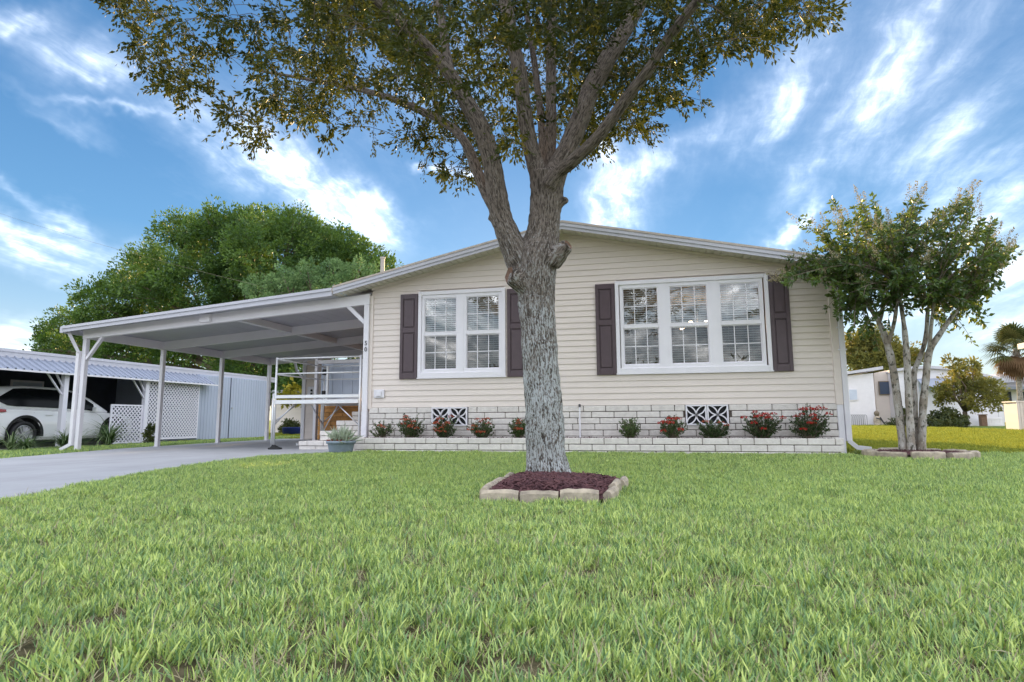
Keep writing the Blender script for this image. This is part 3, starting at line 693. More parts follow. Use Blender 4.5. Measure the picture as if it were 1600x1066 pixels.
for zz_ in (.34, .74):
    m = MB(); m.lathe([(.0, -.01), (.035, -.01), (.035, .01), (0, .01)], (0, 0, 0), 10)
    o = m.part('meter_socket', MT['rubber'], mbx, local=True); o.rotation_euler = (R(90), 0, 0); o.location = Vector(((b0[0]+b1[0])/2+.02, 6.335, b1[2]+(b0[2]-b1[2])*zz_))-org(mbx)

# ------------------------------------------------------------------ scaffold
sc = thing('scaffold', 'aluminium work scaffold with railings standing on the driveway before the porch', 'scaffold', (-1.15, .2, -.04))
YA, YBk = .2, 2.0; xl, xr = -2.06, -.285; zD0, zD1 = .815, .89
def post_(x, y, z0, z1, r=.02, nm='leg', mt='alu'):
    m = MB(); m.tube([(x, y, z0), (x, y, z1)], r, 10); return m.part(nm, MT[mt], sc, True)
for (x, y) in ((xl, YA), (xr, YA), (xl, YBk), (xr, YBk)):
    zg = drz(x)
    l = post_(x, y, zg+.05, 1.72, .021 if x < -1 else .026)
    m = MB(); m.tube([(x-.045, y, zg+.04), (x-.045, y, 1.02)], .017, 8); m.part('leg_sleeve', MT['alu'], l, True) if x < -1 else None
    m = MB(); m.cbox(x-.09, x+.09 if x > -1 else x+.16, y-.05, y+.05, zg, zg+.035, .008); m.prism([(x-.05, zg+.035), (x+.12 if x < -1 else x+.05, zg+.036), (x+.0, zg+.09)], y-.04, y+.04, 'y'); m.part('foot', MT['rubber'], l)
for z in (1.695, 1.40):
    for y in (YA, YBk):
        m = MB(); m.tube([(xl, y, z), (xr, y, z)], .015, 8); m.part('guard_rail', MT['alu'], sc, True)
    m = MB(); m.tube([(xl, YA, z-.01), (xl, YBk, z-.01)], .015, 8); m.part('guard_rail', MT['alu'], sc, True)
m = MB(); m.cbox(xl+.02, xr-.02, YA-.03, YA+.0, zD0, zD1, .004); m.cbox(xl+.02, xr-.02, YBk, YBk+.03, zD0, zD1, .004); m.cbox(xl+.03, xr-.03, YA, YBk, zD1-.045, zD1-.005, .003); m.part('platform', MT['alu'], sc)
m = MB(); m.cbox(xl+.02, xr-.02, YA-.02, YA+.005, zD1+.035, zD1+.095, .004); m.part('toe_board', MT['alu'], sc)
for p, q in (((xl, YA, .42), (xl+.38, YA+.05, zD0)), ((xl, YA, .48), (xl+.28, YA+.3, zD0)), ((xr, YA, .40), (xr-.5, YA+.05, zD0)), ((xl, YBk, .45), (xl+.45, YBk, zD0)), ((xl, YBk, .40), (xl+.0, YBk-.5, zD0)), ((xr-.9, YA+.3, .3), (xr-.6, YA+.3, zD0))):
    m = MB(); m.tube([p, q], .012, 6); m.part('brace', MT['alu2'], sc, True)
for z in (1.50, 1.02):
    m = MB(); m.cbox(xl-.035, xl+.035, YBk-.05, YBk+.05, z, z+.13, .008); m.part('clamp', MT['rubber'], sc)
m = MB(); m.cbox(xl+.05, xl+.10, YBk-.02, YBk+.03, .9, 1.70, .004); m.part('upright', MT['alu'], sc)
m = MB(); m.bar((xl-.25, YBk-.6, .0), (xl+.1, YBk+.05, .03), .07, .05); m.part('outrigger', MT['alu'], sc)

# ------------------------------------------------------------------ flower pot
pc = at(535, 702, -.88); pcx, pcy = pc[0], -.93
po = thing('flower_pot', 'wide grey-blue bowl planter on the lawn edge by the steps', 'plant pot', (pcx, pcy, -.03))
m = MB(); m.lathe([(.0, 0), (.185, 0), (.195, .03), (.215, .14), (.218, .145), (.24, .148), (.245, .19), (.235, .195), (.22, .19), (.21, .15), (0, .15)], (pcx, pcy, -.03), 32); m.part('pot', MT['pot'], po, True)
m = MB(); m.lathe([(.205, .152), (.1, .165), (0, .17)], (pcx, pcy, -.03), 20); m.part('soil', MT['soil'], po, True)

# ------------------------------------------------------------------ neighbour on the left
NX = -11.1
nb = thing('neighbour_home', 'pale blue neighbouring mobile home with ribbed awning, lattice screens and open carport', 'house', (NX-2.5, 6, -.22))
yat = lambda px, X=NX: at_x(px, 650, X)[1]
zg = -.24
y_sh0, y_sh1, y_seam = yat(309, -11.3), yat(416, -11.3), yat(358, -11.3)
m = MB(); m.box(-15.6, -11.32, y_sh0, y_sh1, zg-.05, 2.22); nshed = m.part('shed_wall', MT['nshed'], nb)
n = 26
for i in range(n):
    a = y_sh0+(y_sh1-y_sh0)*i/n; b = y_sh0+(y_sh1-y_sh0)*(i+1)/n
    m = MB(); m.cbox(-11.33, -11.30, a+.008, b-.002, zg, 2.2, .006); m.part('wall_panel', MT['nshed'], nshed)
m = MB(); m.box(-11.315, -11.285, y_seam-.018, y_seam+.018, zg, 2.2); m.part('door_jamb', MT['ndark'], nshed)
m = MB(); m.box(-11.31, -11.27, y_sh1-.06, y_sh1+.02, zg, 2.2); m.part('corner_trim', MT['white2'], nshed)
m = MB(); m.lathe([(0, -.02), (.03, -.02), (.03, .02), (0, .02)], (-11.27, y_seam+.12, 1.0), 8); m.part('handle', MT['steel'], nshed)
m = MB(); m.box(-19, -11.5, -4, 14.2, 2.24, 2.30); nroof = m.part('roof', MT['fascia'], nb)
m = MB(); m.box(-11.52, -11.48, -4, 14.2, 2.20, 2.34); m.box(-11.56, -11.46, -4, 14.25, 2.341, 2.42); m.part('fascia', MT['fascia'], nroof)
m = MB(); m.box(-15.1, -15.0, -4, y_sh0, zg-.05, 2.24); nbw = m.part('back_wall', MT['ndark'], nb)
for yy in (1.2, 5.2):
    m = MB(); m.box(-14.995, -14.97, yy, yy+1.1, .95, 1.85); w_ = m.part('window', MT['white2'], nbw); m = MB(); m.box(-14.969, -14.96, yy+.07, yy+1.03, 1.02, 1.78); m.part('pane', MT['bluegrey'], w_)
m = MB(); m.box(-15.0, -11.5, -4, y_sh0, zg-.02, zg+.012); m.part('slab', MT['conc'], nb)
ya0, ya1 = -3.6, yat(336, -10.9); PW = .21; na = int((ya1-ya0)/PW)
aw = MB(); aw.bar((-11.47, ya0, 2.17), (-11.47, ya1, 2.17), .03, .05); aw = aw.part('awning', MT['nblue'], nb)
mm = MB(); x0, z0, x1, z1 = -11.47, 2.19, -10.85, 1.84; w = PW
prof = [(0, 0), (.012, .05), (.04, .05), (.055, 0), (w, 0)]
mm.add([(x0, u, z0+v) for u, v in prof]+[(x1, u, z1+v) for u, v in prof]+[(x0, u, z0+v-.006) for u, v in prof]+[(x1, u, z1+v-.006) for u, v in prof],
       [(i, i+1, 6+i, 5+i) for i in range(4)]+[(10+i, 15+i, 16+i, 11+i) for i in range(4)]+[(5+i, 6+i, 16+i, 15+i) for i in range(4)])
pm = mm.mesh('awning_panel')
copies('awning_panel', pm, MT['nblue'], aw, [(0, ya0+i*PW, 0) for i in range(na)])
m = MB(); m.box(-10.88, -10.84, ya0, ya1, 1.80, 1.845); m.part('awning_rail', MT['white2'], aw)
for px in (97, 225):
    y = yat(px); m = MB(); m.cbox(NX-.07, NX+.07, y-.07, y+.07, zg, 1.93, .006); p_ = m.part('carport_post', MT['nwhite'], nb)
    for d in (0, .28):
        m = MB(); m.bar((NX, y-.07, 1.25+d*.8), (NX, y-.62+d, 1.92), .05, .03); m.part('bracket', MT['nwhite'], p_)
def lattice(y0, y1, z0, z1, x):
    m = MB(); t = .05
    for a, b, c, d in ((y0, y1, z0, z0+t), (y0, y1, z1-t, z1), (y0, y0+t, z0+t, z1-t), (y1-t, y1, z0+t, z1-t)): m.box(x-.012, x+.018, a, b, c, d)
    fr = m.part('lattice_panel', MT['nwhite'], nb)
    m = MB(); P = .115; W, H = y1-y0-.04, z1-z0-.04
    for s in (1, -1):
        c = -H if s > 0 else 0; end = W if s > 0 else W+H
        while c < end:
            u0, u1 = max(0, c), min(W, c+H)
            if s > 0: p, q = (u0, u0-c), (u1, u1-c)
            else: 
                u0, u1 = max(0, c-H), min(W, c); p, q = (u0, c-u0), (u1, c-u1)
            if u1-u0 > .02: m.bar((x+.006*s, y0+.02+p[0], z0+.02+p[1]), (x+.006*s, y0+.02+q[0], z0+.02+q[1]), .006, .036, up=(0, .7, .7*-s))
            c += .135
    m.part('lattice_slats', MT['nwhite'], fr, kind='stuff')
yl = [yat(172), yat(222), yat(228), yat(309)]
lattice(yl[0], yl[1], zg+.05, 1.02, NX); lattice(yl[2], yl[3], zg+.12, 1.86, NX)

# ------------------------------------------------------------------ the white car
def lerp(x, t): return float(np.interp(x, [a for a, _ in t], [b for _, b in t]))
CX, CY, CZ = -12.62, 2.05, zg+.012
car = thing('parked_car', 'white sport utility car parked under the neighbouring carport awning', 'car', (CX, CY+2.4, CZ))
hwf = lambda s: lerp(s, [(0, .74), (.06, .82), (.3, .92), (.9, .965), (3.9, .965), (4.5, .90), (4.8, .80), (4.95, .60)])
belt = lambda s: lerp(s, [(0, .98), (.05, 1.05), (.4, 1.08), (1.0, 1.075), (3.3, 1.0), (3.8, .99), (4.5, .90), (4.85, .76), (4.95, .62)])
sill = lambda s: lerp(s, [(0, .42), (.3, .30), (.9, .22), (4.0, .22), (4.7, .26), (4.95, .34)])
ss = [0, .03, .08, .18, .3, .5, .75, 1.0, 1.3, 1.6, 2., 2.4, 2.8, 3.2, 3.5, 3.8, 4.1, 4.4, 4.6, 4.75, 4.87, 4.95]
def ring(s):
    h, b, l = hwf(s), belt(s), sill(s); d = b-l
    pr_ = [(h*.86, l), (h*.955, l+.10*d), (h*.985, l+.25*d), (h, l+.52*d), (h*.992, l+.66*d), (h*.96, l+.82*d), (h*.945, l+.97*d), (h*.90, b)]
    return [(x, z) for x, z in pr_]+[(-x, z) for x, z in pr_[::-1]]
def loft(rings, ys):
    k = len(rings[0]); V = [(CX+x, CY+y, CZ+z) for rg, y in zip(rings, ys) for x, z in rg]
    F = [(i*k+j, i*k+(j+1) % k, (i+1)*k+(j+1) % k, (i+1)*k+j) for i in range(len(ys)-1) for j in range(k)]
    F += [tuple(range(k))[::-1], tuple((len(ys)-1)*k+j for j in range(k))]; m = MB(); m.add(V, F); return m
body = loft([ring(s) for s in ss], ss)
bo = body.part('body', MT['paint'], car, True)
WH = [(1.08, 1), (1.08, -1), (3.93, 1), (3.93, -1)]
for s, sd in WH[::2]:
    m = MB(); m.lathe([(.0, -1.2), (.465, -1.2), (.465, 1.2), (0, 1.2)], (0, 0, 0), 32)
    ct = m.part('cutter', MT['rubber'], car, local=True); ct.rotation_euler = (0, R(90), 0); ct.location = Vector((CX, CY+s, CZ+.385))-org(car)
    bl_ = bo.modifiers.new('arch', 'BOOLEAN'); bl_.operation = 'DIFFERENCE'; bl_.object = ct; bl_.solver = 'EXACT'
bpy.context.view_layer.update(); dg = bpy.context.evaluated_depsgraph_get()
nm = bpy.data.meshes.new_from_object(bo.evaluated_get(dg)); bo.modifiers.clear(); bo.data = nm; nm.set_sharp_from_angle(angle=R(32))
for o in [o for o in bpy.data.objects if o.name.startswith('cutter')]: bpy.data.objects.remove(o)
roofz = lambda s: lerp(s, [(.05, 1.08), (.14, 1.30), (.30, 1.55), (.55, 1.67), (1.2, 1.735), (2.2, 1.725), (2.8, 1.66), (3.2, 1.46), (3.75, 1.02)])
gs = [.08, .14, .3, .55, .9, 1.3, 1.8, 2.2, 2.6, 2.8, 3.0, 3.2, 3.5, 3.72]
def gring(s, g=0.):
    b, r, h = belt(s)-.02, roofz(s), hwf(s)*.90; t = max(0, min(1, (r-b)/.66)); hr = h-.235*t
    p = [(h, b), (h-.06*t, b+.35*(r-b)), (h-.135*t, b+.72*(r-b)), (hr+.02, b+.90*(r-b)), (hr-.06, b+.975*(r-b)), (hr-.22, r)]
    return p+[(-x, z) for x, z in p[::-1]]
gh_ = loft([gring(s) for s in gs], gs); ghp = gh_.part('cabin', MT['paint'], car, True)
def sidewin(s0, s1, sd, shape):
    n = 12; V = []
    for i in range(n+1):
        s = s0+(s1-s0)*i/n; b, r, h = belt(s)-.02, roofz(s), hwf(s)*.90; t = max(0, min(1, (r-b)/.66))
        lo, hi = shape(i/n)
        for q in (lo, min(max(.35, lo), hi), min(max(.72, lo), hi), hi):
            x = float(np.interp(q, [0, .35, .72, .9, .975], [h, h-.06*t, h-.135*t, h-.215*t, h-.295*t]))+.012; V.append((CX+sd*x, CY+s, CZ+b+q*(r-b)))
    m = MB(); m.add(V, [(i*4+j, i*4+4+j, i*4+5+j, i*4+1+j) for i in range(n) for j in range(3)]); return m
for sd in (1, -1):
    sidewin(.40, 3.26, sd, lambda t: (.13+.30*max(0, .10-t)/.10, .13+.30*max(0, .10-t)/.10+(.76-.30*max(0, .10-t)/.10)*min(1, .25+t*6)-.26*max(0, t-.80)/.20)).part('side_window', MT['glassdark'], car, True)
    m = MB(); m.cbox(CX+sd*.92-.09*(sd < 0)-.0, CX+sd*.92+.16*sd if sd > 0 else CX+sd*.92+.01, CY+3.12, CY+3.22, CZ+1.0, CZ+1.16, .02) if sd > 0 else m.cbox(CX-1.08, CX-.90, CY+3.12, CY+3.22, CZ+1.0, CZ+1.16, .02)
    m.part('mirror', MT['paint'], car)
    for s in (1.75, 2.75):
        m = MB(); m.cbox(CX+sd*.955-.012, CX+sd*.955+.012, CY+s-.11, CY+s+.11, CZ+.90, CZ+.925, .005); m.part('door_handle', MT['paint'], car)
    m = MB()
    for s_ in (.02, .1, .2, .32, .46): pass
    V = []
    for s in (-.0, .06, .18, .36, .56):
        h = hwf(s); b = belt(s); l = sill(s); t = (s)/.56
        V += [(CX+sd*(h*.975+.012), CY+s-.005, CZ+b+.04-.06*t), (CX+sd*(h*.99+.014), CY+s-.005, CZ+b-.13+.05*t)]
    V += [(x-sd*.03, y+.02, z) for x, y, z in V]
    m.add(V, [(2*i, 2*i+2, 2*i+3, 2*i+1) for i in range(4)]+[(10+2*i, 11+2*i, 13+2*i, 12+2*i) for i in range(4)]); m.part('tail_light', MT['red'], car)
    for s in (1.33, 2.28, 3.26):
        m = MB()
        for k in range(5):
            z0 = .36+k*.125; z1 = z0+.125
            f_ = lambda z: float(np.interp((z-sill(s))/(belt(s)-sill(s)), [0, .1, .25, .52, .66, .82, .97, 1], np.array([.86, .955, .985, 1, .992, .96, .945, .9])*hwf(s)))
            m.box(CX+sd*(min(f_(z0), f_(z1))-.004), CX+sd*(min(f_(z0), f_(z1))+.0015), CY+s-.003, CY+s+.003, CZ+z0, CZ+z1)
        m.part('door_seam', MT['rubber'], car, kind='stuff')
V = [(CX+sx*hh, CY+s-.012, CZ+z) for s, z, hh in ((.10, 1.14, .66), (.15, 1.30, .64), (.27, 1.50, .58)) for sx in (-1, 1)]
m = MB(); m.add(V, [(0, 1, 3, 2), (2, 3, 5, 4)]); m.part('rear_window', MT['glassdark'], car)
for s, sd in WH[::2]:
    m = MB(); n_ = 20; pr_ = []
    for i in range(n_+1):
        a = -.12+(math.pi+.24)*i/n_
        for rr_, xo in ((.455, -.006), (.455, -.40), (.525, -.004), (.525, .010)): pr_.append((CX+.965+xo, CY+s+rr_*math.cos(a), CZ+.385+rr_*math.sin(a)))
    m.add(pr_, [(4*i+a_, 4*i+b_, 4*i+4+b_, 4*i+4+a_) for i in range(n_) for a_, b_ in ((0, 1), (0, 3), (3, 2))]); m.part('wheel_arch', MT['rubber'], car)
for s, sd in WH:
    tyre = MB(); tyre.lathe([(.27, -.11), (.345, -.115), (.366, -.09), (.37, 0), (.366, .09), (.345, .115), (.27, .11), (.27, -.11)], (0, 0, 0), 32)
    wl = tyre.part('wheel', MT['rubber'], car, True, local=True); wl.rotation_euler = (0, R(90), 0); wl.location = Vector((CX+sd*.84, CY+s, CZ+.37))-org(car)
    rm_ = MB(); rm_.lathe([(.272, -.05), (.272, .09), (.25, .095), (.24, .05), (0, .045)], (0, 0, 0), 32)
    for k in range(10):
        a = k*math.pi/5+(.12 if k % 2 else -.12); rm_.bar((.04*math.cos(a), .04*math.sin(a), .075), (.255*math.cos(a), .255*math.sin(a), .085), .034, .03)
    rm_.lathe([(.06, .05), (.06, .1), (.0, .105)], (0, 0, 0), 12)
    o = rm_.part('rim', MT['rim'], wl, False, local=True)
    if sd < 0: o.scale = (1, 1, -1)
    m = MB(); m.lathe([(.27, .046), (0, .04)], (0, 0, 0), 24); o = m.part('wheel_well', MT['rubber'], wl, local=True)
    if sd < 0: o.scale = (1, 1, -1)

# ------------------------------------------------------------------ foliage helpers
def mottled_bark(name):
    m = bpy.data.materials.new(name); m.use_nodes = True; g = NT(m.node_tree); p = g.n['Principled BSDF']; P = g.mapping(g.new('ShaderNodeNewGeometry').outputs['Position'], (1, 1, .55))
    a = g.noise(P, 26, 4, .6); b = g.noise(P, 9, 4, .6); c = g.noise(P, 60, 3, .6)
    col = g.mix(g.maprange(b, .4, .6), (.24, .20, .16), (.40, .37, .34)); col = g.mix(g.maprange(a, .54, .62), col, (.075, .068, .05)); col = g.mix(g.math('MULTIPLY', g.maprange(g.math('ADD', g.math('MULTIPLY', a, .5), g.math('MULTIPLY', c, .5)), .40, .36), .8), col, (.56, .56, .52))
    g.l.new(col, p.inputs['Base Color']); p.inputs['Roughness'].default_value = .85; g.l.new(g.bump(a, .4, .01), p.inputs['Normal']); return m
def rand_dirs(n, rg): v = rg.normal(size=(n, 3)); return v/np.linalg.norm(v, axis=1)[:, None]
def leaves(P, size, rg, D=None, aspect=.42, jitter=.35, fold=.25, tint=None, droop=0., up=.0, spread=1.0):
    """one folded rhombus leaf per point: base at P, pointing along D"""
    n = len(P); 
    if D is None: D = rand_dirs(n, rg)
    D = D+rand_dirs(n, rg)*spread*.6; D[:, 2] += up-droop; D /= np.linalg.norm(D, axis=1)[:, None]
    Q = rand_dirs(n, rg); Q[:, 2] *= .5; S = np.cross(D, Q); S /= np.linalg.norm(S, axis=1)[:, None]+1e-9; N = np.cross(S, D)
    L = size*(1+jitter*rg.uniform(-1, 1, n))[:, None]; Wd = L*aspect*.5
    V = np.stack([P, P+D*L*.48+S*Wd+N*L*fold*.3, P+D*L, P+D*L*.48-S*Wd+N*L*fold*.3], 1).reshape(-1, 3)
    b = np.arange(n)[:, None]*4; F = np.concatenate([b+[0, 1, 2], b+[0, 2, 3]], 0)
    t = rg.uniform(0, 1, n) if tint is None else np.clip(tint+rg.uniform(-.18, .18, n), 0, .999)
    return V, F, np.repeat(t, 4)
def leaf_part(name, V, F, T, m, parent, kind='stuff'):
    return link(name, np_mesh(name, V-np.array(org(parent)), F, False, {'tint': T}), m, parent, None, kind)
def cat(*a): 
    V = []; F = []; T = []; b = 0
    for v, f, t in a: V.append(v); F.append(f+b); T.append(t); b += len(v)
    return np.concatenate(V), np.concatenate(F), np.concatenate(T)

MT['oakleaf'] = leafmat('oak_leaf', (.013, .020, .007), (.036, .048, .012), (.085, .094, .024), .20, .55, .12, (.20, .21, .018))
MT['myrtleleaf'] = leafmat('myrtle_leaf', (.018, .045, .014), (.050, .105, .022), (.14, .22, .04), .30, .40, .45, (.30, .36, .05))
MT['panicle'] = leafmat('myrtle_panicle', (.22, .19, .09), (.36, .31, .18), (.50, .43, .29), .35, .8, .2)
MT['treeleaf'] = leafmat('broad_tree_leaf', (.018, .048, .014), (.055, .12, .028), (.14, .22, .055), .28, .5, .3, (.24, .37, .03))
MT['paleleaf'] = leafmat('pale_tree_leaf', (.085, .165, .055), (.145, .24, .085), (.21, .32, .115), .3, .5, .3)
MT['olive'] = leafmat('olive_leaf', (.06, .075, .02), (.15, .16, .04), (.28, .26, .07), .32, .6, .3, (.40, .32, .05))
MT['darkleaf'] = leafmat('dark_shrub_leaf', (.016, .030, .010), (.045, .065, .018), (.09, .10, .03), .25, .45, .4, (.3, .3, .05))
MT['ixleaf'] = leafmat('shrub_leaf', (.028, .058, .02), (.075, .125, .035), (.17, .22, .07), .25, .35, .5)
MT['ixflower'] = leafmat('red_flower', (.34, .012, .015), (.52, .030, .026), (.60, .08, .05), .25, .5, .3)
MT['ixflower2'] = leafmat('orange_flower', (.32, .05, .03), (.46, .10, .05), (.50, .16, .08), .25, .5, .3)
MT['liriope'] = leafmat('strap_leaf', (.045, .09, .03), (.10, .17, .05), (.24, .30, .14), .25, .4, .45)
MT['yellowleaf'] = leafmat('yellow_leaf', (.20, .19, .02), (.34, .30, .03), (.45, .38, .06), .35, .5, .3)
MT['palespike'] = leafmat('pale_spike_leaf', (.28, .34, .24), (.42, .48, .36), (.55, .60, .48), .3, .5, .3)
MT['palm'] = leafmat('palm_leaf', (.05, .07, .02), (.10, .12, .035), (.20, .18, .06), .25, .45, .4)
MT['deadpalm'] = leafmat('dead_palm_leaf', (.12, .07, .035), (.22, .13, .07), (.30, .20, .11), .2, .8, .2)
MT['pinkbark'] = mottled_bark('pale_mottled_bark')
MT['bark2'] = mat('dark_bark', (.14, .11, .08), .9, .4, 12, .6, 40, stretch=(1, 1, .3))

def blob_tree(name, label, cat_, base, lobes, leafm, size, per, nsub, trunk=True, group=None, sd=3, subr=.33, trunk_r=.3, tintup=.35):
    """lobes: (centre xyz, radius); foliage in small clumps over each lobe's skin, with gaps between"""
    rg = np.random.default_rng(sd); t = thing(name, label, cat_, base, group); parts = []
    for c, r in lobes:
        n = max(6, int(nsub*r*r)); d = rand_dirs(n, rg); d = d[(d[:, 2] > -.75)]; n = len(d)
        rad = r*(rg.uniform(.40, 1.18, n)**.7)
        S = np.asarray(c)+d*rad[:, None]*np.array([1, 1, .85]); sr = rg.uniform(.35, 1.5, n)*subr
        m = int(per); idx = np.repeat(np.arange(n), m); dd = rand_dirs(n*m, rg)
        P = S[idx]+dd*(sr[idx]*rg.uniform(.25, 1, n*m)**.5)[:, None]
        ct = np.repeat(rg.uniform(.02, .98, n), m)  # random clump tones also imitate sunlit clumps and dark gaps
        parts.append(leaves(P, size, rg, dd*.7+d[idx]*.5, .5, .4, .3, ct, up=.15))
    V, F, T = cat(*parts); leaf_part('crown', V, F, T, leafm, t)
    if trunk:
        mb = MB(); b = Vector(base); top = sum((Vector(c) for c, r in lobes), Vector())/len(lobes)
        fork = b+(top-b)*.38; mb.tube([b-Vector((0, 0, .2)), b+(fork-b)*.5+Vector((.1, 0, 0)), fork], [trunk_r*1.25, trunk_r, trunk_r*.85], 10)
        for c, r in lobes:
            c = Vector(c); md = fork+(c-fork)*.5+Vector((rg.uniform(-.4, .4), rg.uniform(-.4, .4), rg.uniform(-.1, .5)))
            mb.tube([fork, md, c, c+(c-md)*.12], [trunk_r*.5, trunk_r*.32, trunk_r*.15, trunk_r*.05], 6)
            for q in range(5):
                e = c+Vector(rand_dirs(1, rg)[0])*r*.8; mb.tube([md+(c-md)*.6, (md+(c-md)*.6+e)/2+Vector((0, 0, .1)), e], [trunk_r*.13, trunk_r*.08, trunk_r*.03], 5)
        mb.part('trunk', MT['bark2'], t, True)
    return t
def px_lobes(L, Y, rg, spread=2.):
    out = []
    for x, y, r in L:
        yy = Y+rg.uniform(-spread, spread); P = at(x, y, yy); s = FPX/((P-CAM)@CF); out.append((tuple(P), r/s))
    return out
rgb = np.random.default_rng(11)
L = [(430, 405, 72), (345, 395, 62), (515, 420, 60), (235, 440, 48), (160, 478, 44), (112, 520, 40), (85, 548, 28), (300, 455, 62), (400, 480, 66), (560, 412, 40), (598, 418, 24), (285, 372, 40), (400, 352, 34), (335, 352, 32), (455, 362, 36), (530, 384, 32), (205, 530, 52), (300, 540, 60), (250, 480, 46), (372, 430, 50), (130, 545, 36), (180, 510, 40), (75, 560, 20), (200, 445, 30), (385, 368, 40), (480, 372, 38), (400, 560, 60), (480, 480, 50), (225, 402, 28), (180, 560, 46), (140, 590, 40), (480, 590, 50), (640, 500, 60), (610, 570, 60), (560, 520, 55), (690, 560, 60), (740, 590, 55), (620, 620, 50), (700, 630, 50)]  # last lobes, hidden behind the house, added to shade the driveway
big = px_lobes(L, 24., rgb, 2.6); bx = at(400, 640, 25)
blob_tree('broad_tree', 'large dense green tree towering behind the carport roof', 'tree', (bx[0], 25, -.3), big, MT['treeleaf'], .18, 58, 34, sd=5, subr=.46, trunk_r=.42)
L = [(410, 452, 26), (445, 440, 26), (482, 430, 24), (520, 428, 24), (560, 425, 22), (585, 432, 18), (470, 460, 34), (530, 455, 34), (420, 480, 30)]
pal = px_lobes(L, 15., rgb, .8); bx = at(495, 600, 15)
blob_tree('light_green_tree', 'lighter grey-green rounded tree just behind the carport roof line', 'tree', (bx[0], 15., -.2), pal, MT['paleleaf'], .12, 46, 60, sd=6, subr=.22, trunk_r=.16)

# ------------------------------------------------------------------ the oak in the lawn
OB = at_z(855, 741, .05); OY = OB[1]+.17; OX = OB[0]+.01
def A(px, py, dy=0.): return Vector(at(px, py, OY+dy))
def rr(px, P): return px/(FPX/((np.array(P)-CAM)@CF))
LIMBS = {
 'trunk': [(856, 760, 0, 35), (855.5, 738, 0, 32.5), (852, 690, 0, 32), (847, 600, 0, 30), (840, 500, 0, 28.5), (837, 450, 0, 30), (838, 415, 0, 34), (846, 380, .03, 29), (851, 345, .04, 25.5), (854, 305, .05, 27), (853, 272, .05, 28)],
 'left': [(824, 432, -.02, 25), (806, 398, -.05, 23), (793, 365, -.08, 20.5), (783, 338, -.1, 18.5), (776, 300, -.12, 17.5), (768, 250, -.16, 16.5), (751, 200, -.2, 16), (732, 165, -.25, 14), (706, 120, -.35, 11.5), (679, 86, -.45, 10.5), (643, 50, -.6, 9), (600, 12, -.75, 8), (540, -45, -1., 7), (470, -110, -1.2, 5.5), (400, -170, -1.3, 4)],
 'left2': [(775, 330, -.05, 11), (759, 300, 0, 10), (742, 258, .08, 9.5), (726, 222, .15, 8.5), (700, 195, .3, 7.5), (655, 172, .5, 6.5), (600, 150, .7, 5.5), (540, 135, .9, 4.5), (470, 122, 1.1, 3.2), (400, 110, 1.2, 2)],
 'left3': [(706, 120, -.35, 8), (697, 80, -.3, 7.5), (690, 30, -.25, 7), (680, -40, -.2, 6), (660, -140, 0, 5), (640, -240, .2, 3)],
 'up1': [(846, 290, .03, 17), (836, 255, .02, 15), (828, 225, .0, 13.5), (818, 166, -.05, 13), (812, 116, -.1, 12.5), (802, 66, -.15, 12), (792, 16, -.2, 11), (778, -60, -.2, 10), (760, -170, -.1, 8), (750, -300, .1, 5)],
 'up2': [(858, 290, .12, 13), (860, 240, .2, 10), (861, 182, .28, 9.5), (861, 100, .4, 9), (861, 30, .5, 8.5), (866, -60, .6, 7.5), (880, -180, .7, 6), (890, -300, .8, 3)],
 'up3': [(850, 270, .15, 8), (846, 200, .32, 6.5), (838, 120, .5, 6), (826, 40, .7, 5), (812, -60, .9, 4)],
 'right1': [(860, 300, .06, 21), (872, 262, .08, 18.5), (888, 230, .12, 17), (908, 182, .2, 16.5), (924, 139, .28, 16), (947, 97, .36, 15.5), (971, 56, .45, 14.5), (997, 10, .55, 13), (1030, -60, .7, 11), (1075, -160, .9, 8), (1110, -280, 1., 5)],
 'right2': [(858, 292, -.06, 14), (872, 270, -.1, 12), (890, 256, -.16, 11.5), (931, 218, -.26, 11), (964, 175, -.34, 10.5), (990, 139, -.42, 10), (1014, 109, -.5, 10), (1040, 66, -.6, 9), (1080, 14, -.75, 8.5), (1130, -50, -.95, 7), (1200, -110, -1.1, 5.5), (1280, -160, -1.2, 4)],
}
SK = {k: ([A(x, y, d) for x, y, d, r in v], [rr(r, A(x, y, d))*(.955 if k == 'trunk' else .90) for x, y, d, r in v]) for k, v in LIMBS.items()}
def resample(P, Rr, step):
    P = np.array([list(p) for p in P]); Rr = np.array(Rr); s = np.concatenate([[0], np.cumsum(np.linalg.norm(np.diff(P, axis=0), axis=1))]); n = max(3, int(s[-1]/step)); u = np.linspace(0, s[-1], n)
    # smooth through Catmull-Rom
    t = np.interp(u, s, np.arange(len(P))); i = np.clip(t.astype(int), 0, len(P)-2); f = (t-i)[:, None]
    p0, p1, p2, p3 = P[np.maximum(i-1, 0)], P[i], P[i+1], P[np.minimum(i+2, len(P)-1)]
    C = .5*((2*p1)+(-p0+p2)*f+(2*p0-5*p1+4*p2-p3)*f**2+(-p0+3*p1-3*p2+p3)*f**3)
    return C, np.interp(u, s, Rr), u
oak = thing('oak_tree', 'large oak with lichen-grey trunk growing in the mulched square bed on the lawn', 'tree', (OX, OY, .03))
tb = MB(); SP = []; SR = []; SD = []; SS = []
for i, (k, (P, Rr)) in enumerate(SK.items()):
    C, q, u = resample(P, Rr, .06); tb.tube([Vector(c) for c in C], list(q), 20)
    C2, q2, u2 = resample(P, Rr, .03); d = np.gradient(C2, axis=0); d /= np.linalg.norm(d, axis=1)[:, None]; SP.append(C2); SR.append(q2); SD.append(d); SS.append(u2+i*7.3)
